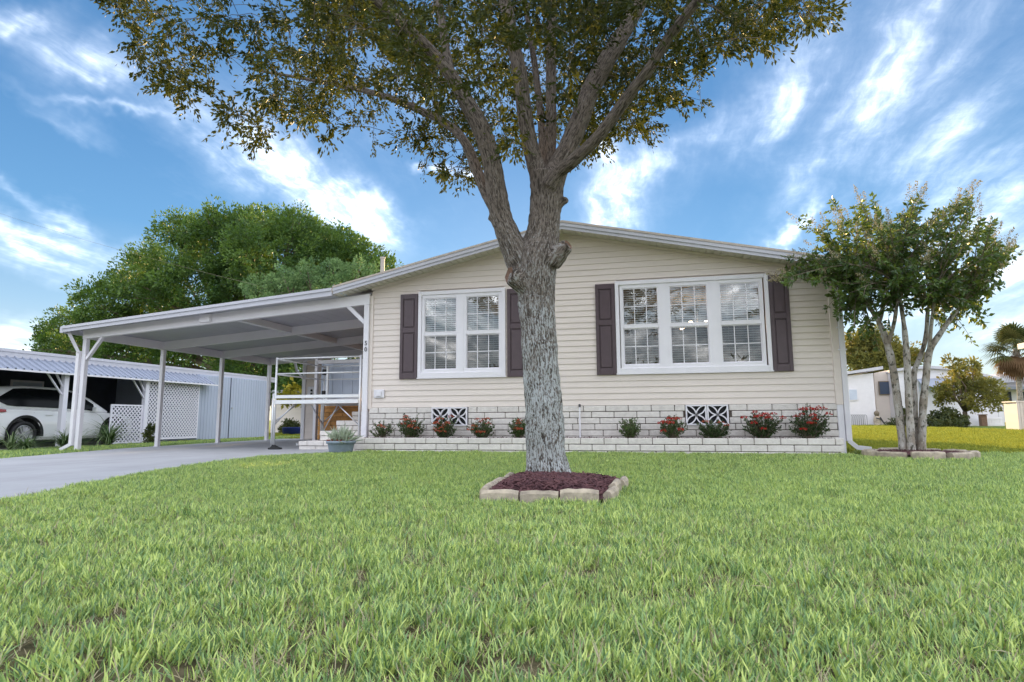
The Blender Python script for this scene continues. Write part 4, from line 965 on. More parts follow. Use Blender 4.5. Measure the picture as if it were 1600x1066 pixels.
# root flare, pruned stubs and knobs
for a in range(7):
    an = a*.9+.2; c0 = Vector(A(855, 728)); tb.tube([c0+Vector((.10*math.cos(an), .10*math.sin(an), .12)), c0+Vector((.17*math.cos(an), .17*math.sin(an), -.07)), c0+Vector((.22*math.cos(an), .22*math.sin(an), -.18))], [.05, .045, .035], 8)
def stub(p, q, r0, r1): tb.tube([Vector(p), (Vector(p)+Vector(q))/2, Vector(q)], [r0, (r0+r1)/2, r1], 14)
stub(A(822, 445, -.06), A(797, 430, -.16), .11, .085); stub(A(862, 408, -.05), A(887, 383, -.12), .10, .062); stub(A(790, 345, -.08), A(766, 336, -.1), .085, .05); stub(A(868, 318, .04), A(887, 312, .02), .06, .03)
raw = tb.mesh('raw'); ro = bpy.data.objects.new('raw', raw); COL.objects.link(ro)
rm = ro.modifiers.new('remesh', 'REMESH'); rm.mode = 'VOXEL'; rm.voxel_size = .0125; rm.use_smooth_shade = True
sm = ro.modifiers.new('smooth', 'SMOOTH'); sm.factor = .5; sm.iterations = 5
bpy.context.view_layer.update(); tm = bpy.data.meshes.new_from_object(ro.evaluated_get(bpy.context.evaluated_depsgraph_get())); bpy.data.objects.remove(ro)
n = len(tm.vertices); V = np.empty(n*3, np.float32); tm.vertices.foreach_get('co', V); V = V.reshape(-1, 3).astype(float); NN = np.empty(n*3, np.float32); tm.vertices.foreach_get('normal', NN); NN = NN.reshape(-1, 3).astype(float)
SP_V = [p_[::4] for p_ in SP]; SR_V = [q_[::4] for q_ in SR]
SP, SR, SD, SS = np.concatenate(SP), np.concatenate(SR), np.concatenate(SD), np.concatenate(SS)
bark = np.empty((n, 3)); 
for a in range(0, n, 4000):
    v = V[a:a+4000]; dist = np.linalg.norm(v[:, None]-SP[None], axis=2)/SR[None]; j = dist.argmin(1); d = SD[j]; w = v-SP[j]
    al = (w*d).sum(1); rad = w-d*al[:, None]; e1 = np.cross(d, [0.13, 1., .05]); e1 /= np.linalg.norm(e1, axis=1)[:, None]; e2 = np.cross(d, e1)
    rn = np.linalg.norm(rad, axis=1)+1e-9; bark[a:a+4000] = np.stack([(rad*e1).sum(1)/rn*SR[j], (rad*e2).sum(1)/rn*SR[j], SS[j]+al], 1)
Q = bark*np.array([48, 48, 10.]); Q[:, :2] += (fbm(bark*np.array([9, 9, 6.]), 2, 4)[:, None]-.5)*2.2
rid = np.abs(vnoise(Q, 1)-.5)*2; rid2 = np.abs(vnoise(Q*1.9+7, 2)-.5)*2
amp = np.clip(SR.max()*0+.011, 0, 1); lim = np.interp(np.linalg.norm(bark[:, :2], axis=1), [.02, .06, .15], [.15, .5, 1.])
h = (np.clip(rid*1.6, 0, 1)*.7+np.clip(rid2*1.5, 0, 1)*.3-.5)*amp*lim+(fbm(V*7, 2, 9)-.5)*.022*lim
V += NN*h[:, None]
tm.vertices.foreach_set('co', (V-np.array(org(oak))).astype(np.float32).ravel())
a_ = tm.attributes.new('bark', 'FLOAT_VECTOR', 'POINT'); a_.data.foreach_set('vector', bark.astype(np.float32).ravel()); tm.update()
def bark_mat():
    m = bpy.data.materials.new('oak_bark'); m.use_nodes = True; g = NT(m.node_tree); p = g.n['Principled BSDF']
    B = g.new('ShaderNodeAttribute', attribute_name='bark').outputs['Vector']; P = g.new('ShaderNodeNewGeometry').outputs['Position']
    sp = g.new('ShaderNodeSeparateXYZ'); g.l.new(P, sp.inputs[0]); z = sp.outputs[2]
    fis = g.noise(g.mapping(B, (82, 82, 15)), 1, 3, .6, .9); fine = g.noise(g.mapping(B, (190, 190, 80)), 1, 4, .65)
    core = g.mix(g.maprange(fis, .38, .56), (.055, .045, .038), (.205, .168, .142))
    core = g.mix(g.maprange(fine, .35, .7), core, (.33, .28, .23), 'MIX') if False else core
    big = g.noise(P, 4.5, 4, .6); spk = g.noise(g.mapping(B, (85, 85, 50)), 1, 3, .7)
    low = g.maprange(g.math('ADD', z, g.math('MULTIPLY', big, 1.2)), 1.2, 3.6, 1, .10, True)
    thr = g.math('SUBTRACT', .60, g.math('MULTIPLY', low, .13))
    lich = g.math('MULTIPLY', g.maprange(g.math('SUBTRACT', g.math('ADD', g.math('MULTIPLY', spk, .48), g.math('MULTIPLY', fis, .52)), thr), -.02, .05), g.math('ADD', .15, g.math('MULTIPLY', low, .8)), clamp=True)
    lc = g.mix(g.maprange(big, .4, .65), (.43, .45, .46), (.36, .375, .37))
    col = g.mix(lich, core, lc)
    g.l.new(col, p.inputs['Base Color']); p.inputs['Roughness'].default_value = .9; p.inputs['Specular IOR Level'].default_value = .2
    hh = g.math('ADD', g.math('MULTIPLY', fis, 1.), g.math('MULTIPLY', fine, .35)); g.l.new(g.bump(hh, .75, .02), p.inputs['Normal']); return m
MT['bark'] = bark_mat(); trunk = link('trunk', tm, MT['bark'], oak)
tm.polygons.foreach_set('use_smooth', [True]*len(tm.polygons))
# cut faces of the pruned limbs
for px, py, dy, r, dv in ((795, 429, -.175, .070, (-.75, -.62, .18)), (888, 382, -.13, .045, (.8, -.4, .45))):
    c = A(px, py, dy); d = Vector(dv).normalized(); a = d.orthogonal().normalized(); b = d.cross(a); mb = MB(); k = 14
    ringp = [c+(a*math.cos(6.283*i/k)+b*math.sin(6.283*i/k))*r*(1+.12*math.sin(i*2.3)) for i in range(k)]; inn = [c-d*.02+(a*math.cos(6.283*i/k)+b*math.sin(6.283*i/k))*r*.55 for i in range(k)]
    mb.add([*ringp, *inn, c-d*.035], [(i, (i+1) % k, k+(i+1) % k, k+i) for i in range(k)]+[(k+i, k+(i+1) % k, 2*k) for i in range(k)]); mb.part('pruned_stub', MT['wood'], trunk)

# crown: clumps of leaves hung on twigs that grow out from the limbs
CP = [(128, -80), (138, 20), (135, 90), (150, 128), (192, 122), (215, 150), (262, 172), (300, 168), (345, 150), (352, 200), (385, 215), (405, 240), (430, 200), (470, 185), (495, 235), (520, 272), (548, 216), (590, 232), (640, 225), (660, 268), (690, 278), (722, 292), (752, 262), (775, 215), (800, 235), (840, 220), (880, 215), (900, 245), (930, 232), (985, 200), (1012, 212), (1030, 175), (1062, 142), (1090, 178), (1105, 128), (1088, 92), (1140, 68), (1175, 58), (1192, 88), (1220, 40), (1262, 42), (1290, 20), (1305, -10), (1315, -80), (1500, -400), (1300, -900), (700, -1200), (100, -900), (-60, -400)]
HOLES = [[(330, 95), (375, 90), (400, 150), (372, 178), (340, 150)], [(560, 60), (590, 55), (600, 100), (570, 110)], [(420, 20), (450, 25), (445, 70), (420, 60)], [(1110, 40), (1140, 35), (1150, 60), (1120, 66)]]
rg = np.random.default_rng(21)
pts = []
CEN = np.array([OX+.05, OY+.1, 5.3]); RAD = np.array([4.6, 3.0, 2.9])
LPX = np.concatenate([proj(p_) for p_ in SP_V]); LRX = np.concatenate([np.array(q_)*FPX/proj(p_)[:, 2] for p_, q_ in zip(SP_V, SR_V)])
while len(pts) < 2150:
    p = CEN+rg.uniform(-1, 1, (2500, 3))*RAD; e = (((p-CEN)/RAD)**2).sum(1); p = p[(e < 1) & (p[:, 1] > CAM[1]+2.4)]
    q = proj(p); ok = inside(CP, q[:, 0], q[:, 1])
    for hl in HOLES: ok &= ~inside(hl, q[:, 0], q[:, 1])
    dens = fbm(p*1.05+3, 2, 31); ok &= (rg.uniform(0, 1, len(p)) < np.clip((dens-.45)*7, .02, 1))
    
    dl = np.hypot(q[:, None, 0]-LPX[None, :, 0], q[:, None, 1]-LPX[None, :, 1])/LRX[None]; jl = dl.argmin(1); near_ = (dl.min(1) < np.where(q[:, 0] > 830, 2.8, 1.7)) & (q[:, 2] < LPX[jl, 2]+.15) & (q[:, 0] > 690) & (q[:, 1] > 20); ok &= ~(near_ & (rg.uniform(0, 1, len(p)) < .93))
    inview = (q[:, 1] > -60); ok &= inview | (rg.uniform(0, 1, len(p)) < .22)  # unseen crown above the view thinned to let more light onto the lawn
    pts += list(p[ok])
pts = np.array(pts[:2150])
# grow: each clump joins the nearest wood already there
node = [np.array(SP[::4])]; sk_r = list(SR[::4]); NP_ = np.concatenate(node); par = list(range(len(NP_)))
okm = NP_[:, 2] > 3.0; NP_ = NP_[okm]; rad_ = np.array(sk_r)[okm]
order = np.argsort([np.linalg.norm(NP_-p, axis=1).min() for p in pts])
NPl = list(NP_); RDl = list(np.minimum(rad_*.5, .035)); tw = MB(); twigdir = np.zeros((len(pts), 3)); arr = np.array(NPl)
for oi_ in order:
    p = pts[oi_]; dd = np.linalg.norm(arr-p, axis=1)+.6*np.maximum(0, arr[:, 2]-p[2]); j = int(dd.argmin()); a = arr[j]; d = p-a; L = np.linalg.norm(d)
    r0 = max(.0035, min(RDl[j]*.8, .004+.011*L)); k = max(2, int(L/.22)+1); C = []
    for i in range(k+1):
        f = i/k; C.append(a+d*f+np.array([0, 0, .10*L*math.sin(math.pi*f)])+(rg.normal(size=3)*.02*L if 0 < i < k else 0))
    tw.tube([Vector(c) for c in C], [r0+(.0025-r0)*i/k for i in range(k+1)], 4, False)
    twigdir[oi_] = C[-1]-C[-2]
    NPl += C[1:]; RDl += [r0+(.0025-r0)*i/k for i in range(1, k+1)]; arr = np.array(NPl)
twigdir /= np.linalg.norm(twigdir, axis=1)[:, None]+1e-9
tw.part('twigs', MT['bark2'], oak, False, kind='stuff')
per = 66; n = len(pts); idx = np.repeat(np.arange(n), per)
# 5 sprigs per clump, leaves strung along each
sprig = rand_dirs(n*6, rg)*.8+np.repeat(twigdir, 6, 0)*.6; sprig[:, 2] -= .12; sprig /= np.linalg.norm(sprig, axis=1)[:, None]; sl = rg.uniform(.10, .27, n*6)
sid = idx*6+rg.integers(0, 6, n*per); f = rg.uniform(.1, 1, n*per)
P = pts[idx]+sprig[sid]*(sl[sid]*f)[:, None]+rg.normal(size=(n*per, 3))*.012
ct = np.clip(fbm(pts*1.3, 2, 5)*1.3-.25, 0, 1)[idx]
Vl, Fl, Tl = leaves(P, .048, rg, sprig[sid], .42, .35, .25, ct, droop=.15, spread=1.1)
leaf_part('crown', Vl, Fl, Tl, MT['oakleaf'], oak)

# ------------------------------------------------------------------ bed round the oak
bed = thing('tree_bed', 'rectangular mulch bed with curved edging stones round the oak trunk', 'garden bed', (4.3, -6, 0))
FL, FR, BRr, BLl = (np.array(at_z(*q, .046)[:2]) for q in ((752, 763), (941, 766), (970, 742), (800, 737)))
m = MB(); quad = [FL, FR, BRr, BLl]; N = 14; vs = []
for j in range(N+1):
    for i in range(N+1):
        p = (FL*(1-i/N)+FR*i/N)*(1-j/N)+(BLl*(1-i/N)+BRr*i/N)*j/N; e = min(i, N-i, j, N-j)/N; vs.append((p[0], p[1], -.012+.062*min(1, e*5)**.7+.012*mnoise.noise((p[0]*5, p[1]*5, 0))))
m.add(vs, [(j*(N+1)+i, j*(N+1)+i+1, (j+1)*(N+1)+i+1, (j+1)*(N+1)+i) for j in range(N) for i in range(N)]); m.part('mulch', MT['mulch'], bed, True, kind='stuff')
def bedp(r):
    u, v = r.uniform(.02, .98), r.uniform(.02, .98); p = (FL*(1-u)+FR*u)*(1-v)+(BLl*(1-u)+BRr*u)*v; e = min(u, 1-u, v, 1-v); return p[0], p[1], -.006+.064*min(1, e*5)**.7+r.uniform(-.006, .016)
V, F = chips(3200, bedp, .042, 8); link('mulch_chips', np_mesh('mulch_chips', V-np.array(org(bed)), F), MT['chip'], bed, kind='stuff')
def edging(p, q, n, par_, ht=.046, w=.06, cr=.02, gap=.012, z0=-.05, seed=2, bow=.0):
    rg_ = random.Random(seed); p, q = np.array(p), np.array(q); d = q-p; L = np.linalg.norm(d); d = d/L; nn_ = np.array([-d[1], d[0]])
    for i in range(n):
        a, b = i*L/n+gap/2, (i+1)*L/n-gap/2; mb = MB(); k = 5; hh = ht+rg_.uniform(-.012, .01); off = rg_.uniform(-.012, .012); rot = rg_.uniform(-.02, .02)
        rows = []
        for j in range(k+1):
            u = a+(b-a)*j/k; end = .008 if j in (0, k) else 0; c = p+d*u+nn_*(off+rot*(j/k-.5)+bow*math.sin(math.pi*j/k))
            rows.append([(*(c-nn_*(w/2)), z0), (*(c-nn_*(w/2-.002)), hh-.02-end), (*(c-nn_*(w/2-.018)), hh-end+rg_.uniform(-.003, .003)), (*(c+nn_*(w/2-.018)), hh-end+rg_.uniform(-.003, .003)), (*(c+nn_*(w/2)), hh-.02-end), (*(c+nn_*(w/2)), z0)])
        mb.add([v for r in rows for v in r], [(j*6+t, j*6+t+1, (j+1)*6+t+1, (j+1)*6+t) for j in range(k) for t in range(5)]+[tuple(range(6)), tuple(k*6+t for t in range(6))[::-1]])
        mb.part('edging_stone', MT['edge'], par_)
edging(FL+[0, -.01], FR*.0+np.array(FL)+(FR-FL)*.98, 3, bed, seed=3); edging(FR+[.02, .07], BRr+[.02, 0], 3, bed, seed=4, bow=-.02); edging(BLl, FL+[0, .04], 3, bed, ht=.045, seed=5)
edging(BLl+[.04, .02], BRr+[-.04, .02], 3, bed, ht=.03, seed=6)

# ------------------------------------------------------------------ crape myrtle
MC = at_z(1421, 703, .05); MY = MC[1]
myr = thing('crape_myrtle', 'multi-stemmed crape myrtle with spreading vase crown beside the house corner', 'tree', (MC[0], MY, .02))
def B_(px, py, dy=0): return Vector(at(px, py, MY+dy))
ST = [[(1412, 706, -.03, 8.5), (1404, 640, -.02, 8), (1396, 580, 0, 7.5), (1387, 540, .02, 7), (1374, 505, .05, 5), (1352, 470, .1, 4)],
      [(1424, 708, -.1, 8.5), (1421, 640, -.1, 7.5), (1418, 580, -.1, 7), (1416, 545, -.1, 6.5), (1412, 505, -.1, 4.5), (1405, 460, -.1, 3.5)],
      [(1431, 705, .05, 6), (1430, 640, .06, 5.5), (1428, 585, .06, 5.5), (1437, 560, .08, 5), (1446, 530, .1, 4.5), (1450, 480, .1, 3.5)],
      [(1440, 707, -.04, 8.5), (1442, 640, -.04, 7.5), (1447, 590, -.05, 7), (1452, 550, -.05, 7), (1470, 520, -.08, 5.5), (1495, 485, -.1, 4)],
      [(1387, 540, .02, 4.5), (1397, 505, -.1, 4), (1402, 470, -.2, 3)], [(1452, 550, -.05, 4.5), (1455, 510, -.2, 3.6), (1460, 470, -.3, 3)], [(1374, 505, .05, 3.6), (1380, 480, .2, 3), (1375, 440, .35, 2.4)]]
mb = MB(); tips = []
for s in ST:
    P = [B_(x, y, d) for x, y, d, r in s]; q = [rr(r*.72, p) for (x, y, d, r), p in zip(s, P)]; C, r2, _ = resample(P, q, .08)
    r2 = r2*(1+.10*np.sin(np.arange(len(r2))*1.7)*rgb.uniform(.3, 1, len(r2))); mb.tube([Vector(c) for c in C], list(r2), 10); tips.append((C[-1], C[-1]-C[-2]))
mb.part('trunk', MT['pinkbark'], myr, True)
# shoots from the stem tops to the crown outline
rg = np.random.default_rng(33)
OUT = [(1238, 424), (1252, 405), (1228, 432), (1290, 372), (1278, 360), (1268, 398), (1316, 345), (1330, 348), (1344, 315), (1352, 318), (1375, 360), (1390, 352), (1405, 352), (1428, 312), (1436, 318), (1424, 340), (1455, 352), (1480, 340), (1495, 322), (1512, 318), (1520, 332), (1530, 345), (1545, 365), (1556, 372), (1560, 400), (1566, 400), (1576, 388), (1555, 430), (1545, 450), (1525, 458), (1500, 468), (1325, 480), (1308, 440), (1270, 440), (1335, 508), (1322, 496), (1346, 518), (1502, 492), (1518, 478), (1312, 470), (1480, 500), (1360, 420), (1400, 420), (1440, 410), (1470, 420), (1500, 400), (1420, 450), (1380, 460), (1455, 470), (1480, 440), (1340, 400), (1310, 410), (1365, 385), (1460, 385), (1535, 410), (1515, 440), (1295, 425)]+[(1345, 450), (1370, 445), (1395, 440), (1420, 430), (1445, 445), (1470, 450), (1495, 445), (1360, 475), (1385, 480), (1410, 475), (1435, 480), (1460, 485), (1485, 470), (1330, 440), (1320, 460), (1505, 430), (1380, 410), (1450, 405)]
sh_ = MB(); LP = []; LD = []; LT = []; PP = []; PDD = []
for k, (px, py) in enumerate(OUT*4):
    first = k < len(OUT)
    e = np.array(B_(px+(0 if first else rg.normal()*12), py+(0 if first else rg.normal()*13), rg.uniform(-1.05, 1.05)*(1 if py < 470 else .6)))
    dists = [np.linalg.norm(e-t)+.8*max(0, t[2]-e[2]) for t, _ in tips]; j = int(np.argsort(dists)[0 if rg.uniform() < .75 else 1]); a, d = tips[j]; d = d/np.linalg.norm(d)
    L = np.linalg.norm(e-a); c1 = a+d*L*.35+np.array([0, 0, .05*L]); c2 = e-((e-a)/L*.25+np.array([0, 0, .12]))*L*.5
    u = np.linspace(0, 1, 11)[:, None]; C = (1-u)**3*a+3*u*(1-u)**2*c1+3*u*u*(1-u)*c2+u**3*e
    if py > 395 and px < 1300 or py > 440: C[:, 2] += np.sin(u[:, 0]*3.1)*.08*L
    sh_.tube([Vector(c) for c in C], list(np.linspace(.011, .003, 11)), 5, False)
    ln = np.linalg.norm(np.diff(C, axis=0), axis=1).sum(); nl = int(ln/.026); t = rg.uniform(.22, 1, nl); ii = np.clip((t*10).astype(int), 0, 9)
    base = C[ii]+(C[ii+1]-C[ii])*(t*10-ii)[:, None]; dr = C[ii+1]-C[ii]; dr /= np.linalg.norm(dr, axis=1)[:, None]
    side = np.cross(dr, rand_dirs(nl, rg)); side /= np.linalg.norm(side, axis=1)[:, None]; LP.append(base+side*.004); LD.append(side*.8+dr*.5); LT.append(np.full(nl, rg.uniform(.2, .75))*(.6+.4*t))
    for _ in range(1 if rg.uniform() < .7 else 2):                                   # side twigs fill the inside of the crown
        tt = rg.integers(3, 9); a2 = C[tt]; e2 = a2+(rand_dirs(1, rg)[0]*.7+(C[tt+1]-C[tt])/np.linalg.norm(C[tt+1]-C[tt])*.5)*rg.uniform(.2, .42)
        sh_.tube([Vector(a2), Vector((a2+e2)/2+[0, 0, .02]), Vector(e2)], [.004, .003, .002], 4, False); nl2 = 15; t2 = rg.uniform(.1, 1, nl2)[:, None]; dr2 = (e2-a2)/np.linalg.norm(e2-a2)
        s2 = np.cross(np.tile(dr2, (nl2, 1)), rand_dirs(nl2, rg)); s2 /= np.linalg.norm(s2, axis=1)[:, None]; LP.append(a2+(e2-a2)*t2); LD.append(s2*.8+dr2*.5); LT.append(np.full(nl2, rg.uniform(.1, .7)))
    if (py < 440 and (first or rg.uniform() < .4)):
        nn2 = 110; ax = C[-1]-C[-2]; ax = ax/np.linalg.norm(ax); tt = rg.uniform(0, .24, nn2); w = (.085*(1-tt/.28))[:, None]
        PP.append(C[-1]+ax*tt[:, None]+rand_dirs(nn2, rg)*w*rg.uniform(.2, 1, (nn2, 1))); PDD.append(rand_dirs(nn2, rg))
sh_.part('shoots', MT['stem'], myr, False, kind='stuff')
P = np.concatenate(LP); V, F, T = leaves(P, .078, rg, np.concatenate(LD), .48, .3, .35, np.concatenate(LT), droop=.12, spread=.7); leaf_part('crown', V, F, T, MT['myrtleleaf'], myr)
P = np.concatenate(PP); V, F, T = leaves(P, .017, rg, np.concatenate(PDD), .7, .4, .3); leaf_part('seed_heads', V, F, T, MT['panicle'], myr)
mbd = thing('myrtle_bed', 'ring of mossy edging stones round the crape myrtle stems', 'garden bed', (MC[0], MY, 0))
cxm, cym = (np.array(at_z(1355, 703, .03))[:2]+np.array(at_z(1497, 713, .03))[:2])/2; cym = MY-.18; cxm = MC[0]+.03; RM = .62
nst = 9
for i in range(nst):
    a0, a1 = 2*math.pi*i/nst+.05, 2*math.pi*(i+1)/nst-.03
    edging((cxm+RM*math.cos(a0), cym+RM*.95*math.sin(a0)), (cxm+RM*math.cos(a1), cym+RM*.95*math.sin(a1)), 1, mbd, ht=.06, w=.10, seed=40+i, bow=-.04)
m = MB(); ring_ = [(cxm+(RM-.02)*q*math.cos(a*.4189), cym+(RM-.02)*q*.95*math.sin(a*.4189), .015+.035*(1-q)) for q in (1, .6, .25) for a in range(15)]
m.add(ring_+[(cxm, cym, .05)], [(j*15+i, j*15+(i+1) % 15, (j+1)*15+(i+1) % 15, (j+1)*15+i) for j in range(2) for i in range(15)]+[(30+i, 30+(i+1) % 15, 45) for i in range(15)]); m.part('mulch', MT['mulch'], mbd, True, kind='stuff')
def rp_(r): a = r.uniform(0, 6.28); q = RM*.93*math.sqrt(r.uniform()); return cxm+q*math.cos(a), cym+q*.95*math.sin(a), .02+.03*(1-q/RM)+r.uniform(0, .012)
V, F = chips(700, rp_, .04, 9); link('mulch_chips', np_mesh('mulch_chips', V-np.array(org(mbd)), F), MT['chip'], mbd, kind='stuff')

# ------------------------------------------------------------------ shrubs in the planter
def shrub(px, wpx, hpx, label, red=0., fmat='ixflower', dens=1., sd=0, shoot=False, tint=.4):
    P0 = at(px, 683, -.26); s = FPX/((P0-CAM)@CF); w, h = wpx/s/2, hpx/s; w *= 1.06; h *= 1.02; rg = np.random.default_rng(100+sd); c = np.array([P0[0], -.26, .19])
    t = thing('flowering_shrub', label, 'shrub', tuple(c), 'flowering shrubs in the front planter'); st_ = MB(); LP = []; LD = []; TP = []
    ns = int(78*dens)
    for i in range(ns):
        a = rg.uniform(0, 6.28); q = math.sqrt(rg.uniform(0, 1)); zt_ = h*(rg.uniform(.45, 1.0) if q < .7 else rg.uniform(.25, .8)); e = c+np.array([w*q*math.cos(a), min(w, .2)*q*math.sin(a), zt_])
        if shoot and i < 4: e = c+np.array([rg.uniform(-.05, .04), rg.uniform(-.05, .05), h*rg.uniform(1.05, 1.32)])
        b = c+np.array([rg.uniform(-.04, .04), rg.uniform(-.03, .03), -.05]); md = (b+e)/2+[0, 0, .06*h]; st_.tube([Vector(b), Vector(md), Vector(e)], [.006, .004, .002], 4, False)
        n = 26; f = rg.uniform(.3, 1, n)[:, None]; C = (1-f)**2*b+2*f*(1-f)*md+f*f*e; d = (e-md)/np.linalg.norm(e-md); sdv = np.cross(np.tile(d, (n, 1)), rand_dirs(n, rg)); LP.append(C); LD.append(sdv*.7+d*.6); TP.append(e)
    st_.part('stems', MT['stem'], t, False, kind='stuff')
    V, F, T = leaves(np.concatenate(LP), .034, rg, np.concatenate(LD), .5, .35, .3, np.full(sum(map(len, LP)), tint), spread=.9); leaf_part('foliage', V, F, T, MT['ixleaf'], t)
    if red > 0:
        TP = np.array(TP); k = max(2, int(red)); pick = TP[np.argsort(-(TP[:, 2]-c[2])/h-1.6*rg.uniform(0, 1, len(TP))+1.1*(TP[:, 1]-c[1])/w)[:k]]; n = 44
        idx = np.repeat(np.arange(len(pick)), n); dd = rand_dirs(len(idx), rg); dd[:, 2] = np.abs(dd[:, 2])*.8; V, F, T = leaves(pick[idx]+dd*np.array([.05, .05, .042])*rg.uniform(.4, 1, (len(idx), 1)), .020, rg, dd, .75, .3, .2); leaf_part('flowers', V, F, T, MT[fmat], t)
SHR = [(597, 46, 27, 'sparse thin green shrub, leftmost in the planter next to the corner post', 1, 'ixflower2', .4, False, .45),
 (641, 42, 36, 'rounded shrub with orange-red tips below the left window shutter', 8, 'ixflower2', .9, False, .4),
 (694, 40, 32, 'reddish shrub standing in front of the left patterned vent blocks', 13, 'ixflower2', .8, False, .35),
 (752, 44, 29, 'broad low shrub with red flowers just right of the left vent blocks', 9, 'ixflower2', .8, False, .4),
 (811, 32, 31, 'small shrub half hidden behind the oak trunk', 4, 'ixflower2', .8, False, .5),
 (986, 34, 32, 'plain green round shrub without flowers right of the oak trunk', 0, 'ixflower', .9, False, .6),
 (1051, 44, 36, 'shrub with red flower heads just left of the right vent blocks', 9, 'ixflower', .75, False, .45),
 (1115, 48, 28, 'low dark green shrub under the right vent blocks with few flowers', 3, 'ixflower2', 1.1, False, .25),
 (1192, 60, 42, 'wide dark shrub with many bright red flower clusters, second from the right corner', 12, 'ixflower', 1.2, False, .2),
 (1266, 58, 48, 'tallest red flowering shrub at the right corner with upright shoots on top', 14, 'ixflower', 1.3, True, .25)]
for i, (px, w, h, lb, rd, fm, dn, sho, tn) in enumerate(SHR): shrub(px, w, h, lb, rd, fm, dn, i, sho, tn)

# succulent in the bowl
t = thing('potted_plant', 'pale spiky plants with orange base leaves filling the grey-blue bowl', 'plant', (pcx, pcy, .13)); rg = np.random.default_rng(5)
P = np.array([pcx, pcy, .13])+rg.uniform(-1, 1, size=(170, 3))*[.13, .10, .012]; D = rand_dirs(170, rg)*.75+[0, 0, .8]; V, F, T = leaves(P, .25, rg, D, .07, .4, .3, np.full(170, .7), spread=.5); leaf_part('foliage', V, F, T, MT['palespike'], t)
P = np.array([pcx, pcy, .135])+rg.uniform(-1, 1, size=(130, 3))*[.16, .10, .012]; V, F, T = leaves(P, .075, rg, rand_dirs(130, rg)*.8+[0, 0, .45], .5, .4, .3); leaf_part('base_leaves', V, F, T, MT['ixflower2'], t)
# strap-leaved plants along the neighbour's strip
def strap(px, py, wpx, hpx, Xp, label, seed, n=230, m='liriope', name='ornamental_grass', z0=-.2):
    P0 = at_x(px, py, Xp); P0[2] = z0; s = FPX/((P0-CAM)@CF); L = hpx/s/.60; rg = np.random.default_rng(seed); t = thing(name, label, 'plant', tuple(P0), 'strap-leaved clumps along the neighbouring carport'); V = []; F = []; T = []
    for i in range(n):
        a = rg.uniform(0, 6.28); l = L*rg.uniform(.6, 1.05); th = rg.uniform(.05, .85); dth = rg.uniform(1.4, 2.3); w = .013*rg.uniform(.7, 1.3); b = len(V); tt = rg.uniform(0, 1); r = rg.uniform(0, .05); z = 0.
        for j in range(6):
            f = j/5; x, y = P0[0]+r*math.cos(a), P0[1]+r*math.sin(a); wx, wy = -math.sin(a)*w*(1-f*.8), math.cos(a)*w*(1-f*.8)
            V += [(x-wx, y-wy, z0+max(.01, z)), (x+wx, y+wy, z0+max(.01, z))]; T += [tt]*2
            an = th+dth*f; r += l/5*math.sin(an); z += l/5*math.cos(an)
        F += [(b+2*j, b+2*j+1, b+2*j+3, b+2*j+2) for j in range(5)]
    link('foliage', np_mesh('foliage', np.array(V)-np.array(org(t)), np.array(F), False, {'tint': np.array(T)}), MT[m], t, None, 'stuff')
strap(40, 694, 62, 22, -10.0, 'low spreading strap-leaved clump before the rear wheel of the white car', 1)
strap(100, 692, 60, 27, -10.3, 'strap-leaved clump at the foot of the first neighbouring awning post', 2)
strap(170, 688, 56, 42, -10.3, 'tallest strap-leaved clump in front of the low lattice screen', 3, 190)
strap(20, 660, 12, 36, -10.6, 'small upright clump with thin spikes at the left picture edge', 4, 40)
def bush(name, label, px, py, wpx, hpx, Y, m, size=.05, n=2600, seed=1, cat_='shrub', group=None, zb_=None):
    """an irregular bush: clumps in an uneven half-dome"""
    P0 = at(px, py, Y); s = FPX/((P0-CAM)@CF); w, h = wpx/s/2, hpx/s; rg = np.random.default_rng(seed); c = np.array([P0[0], Y, P0[2] if zb_ is None else zb_]); t = thing(name, label, cat_, tuple(c), group)
    k = 34; d = rand_dirs(k, rg); d[:, 2] = np.abs(d[:, 2]); S = c+d*np.array([w, w*.8, h])*(.55+.4*rg.uniform(0, 1, (k, 1))); idx = rg.integers(0, k, n); sr = rg.uniform(.18, .34, k)*min(w, h)
    P = S[idx]+rand_dirs(n, rg)*(sr[idx]*rg.uniform(.2, 1, n)**.4)[:, None]; P[:, 2] = np.maximum(P[:, 2], c[2]+.01); V, F, T = leaves(P, size, rg, None, .5, .4, .3, rg.uniform(.1, .8, k)[idx], up=.2); leaf_part('foliage', V, F, T, m, t)
    mb = MB()
    for i in range(0, k, 2): mb.tube([Vector(c), Vector((c+S[i])/2)+Vector((0, 0, .05*h)), Vector(S[i])], [.02*h+.004, .012*h+.003, .003], 5, False)
    mb.part('stems', MT['stem'], t, False, kind='stuff'); return t
bx = at_x(234, 690, -10.4); bush('croton_shrub', 'small upright shrub between the lattice screens and the carport post', 234, 690, 20, 36, bx[1], MT['darkleaf'], .09, 500, 3)

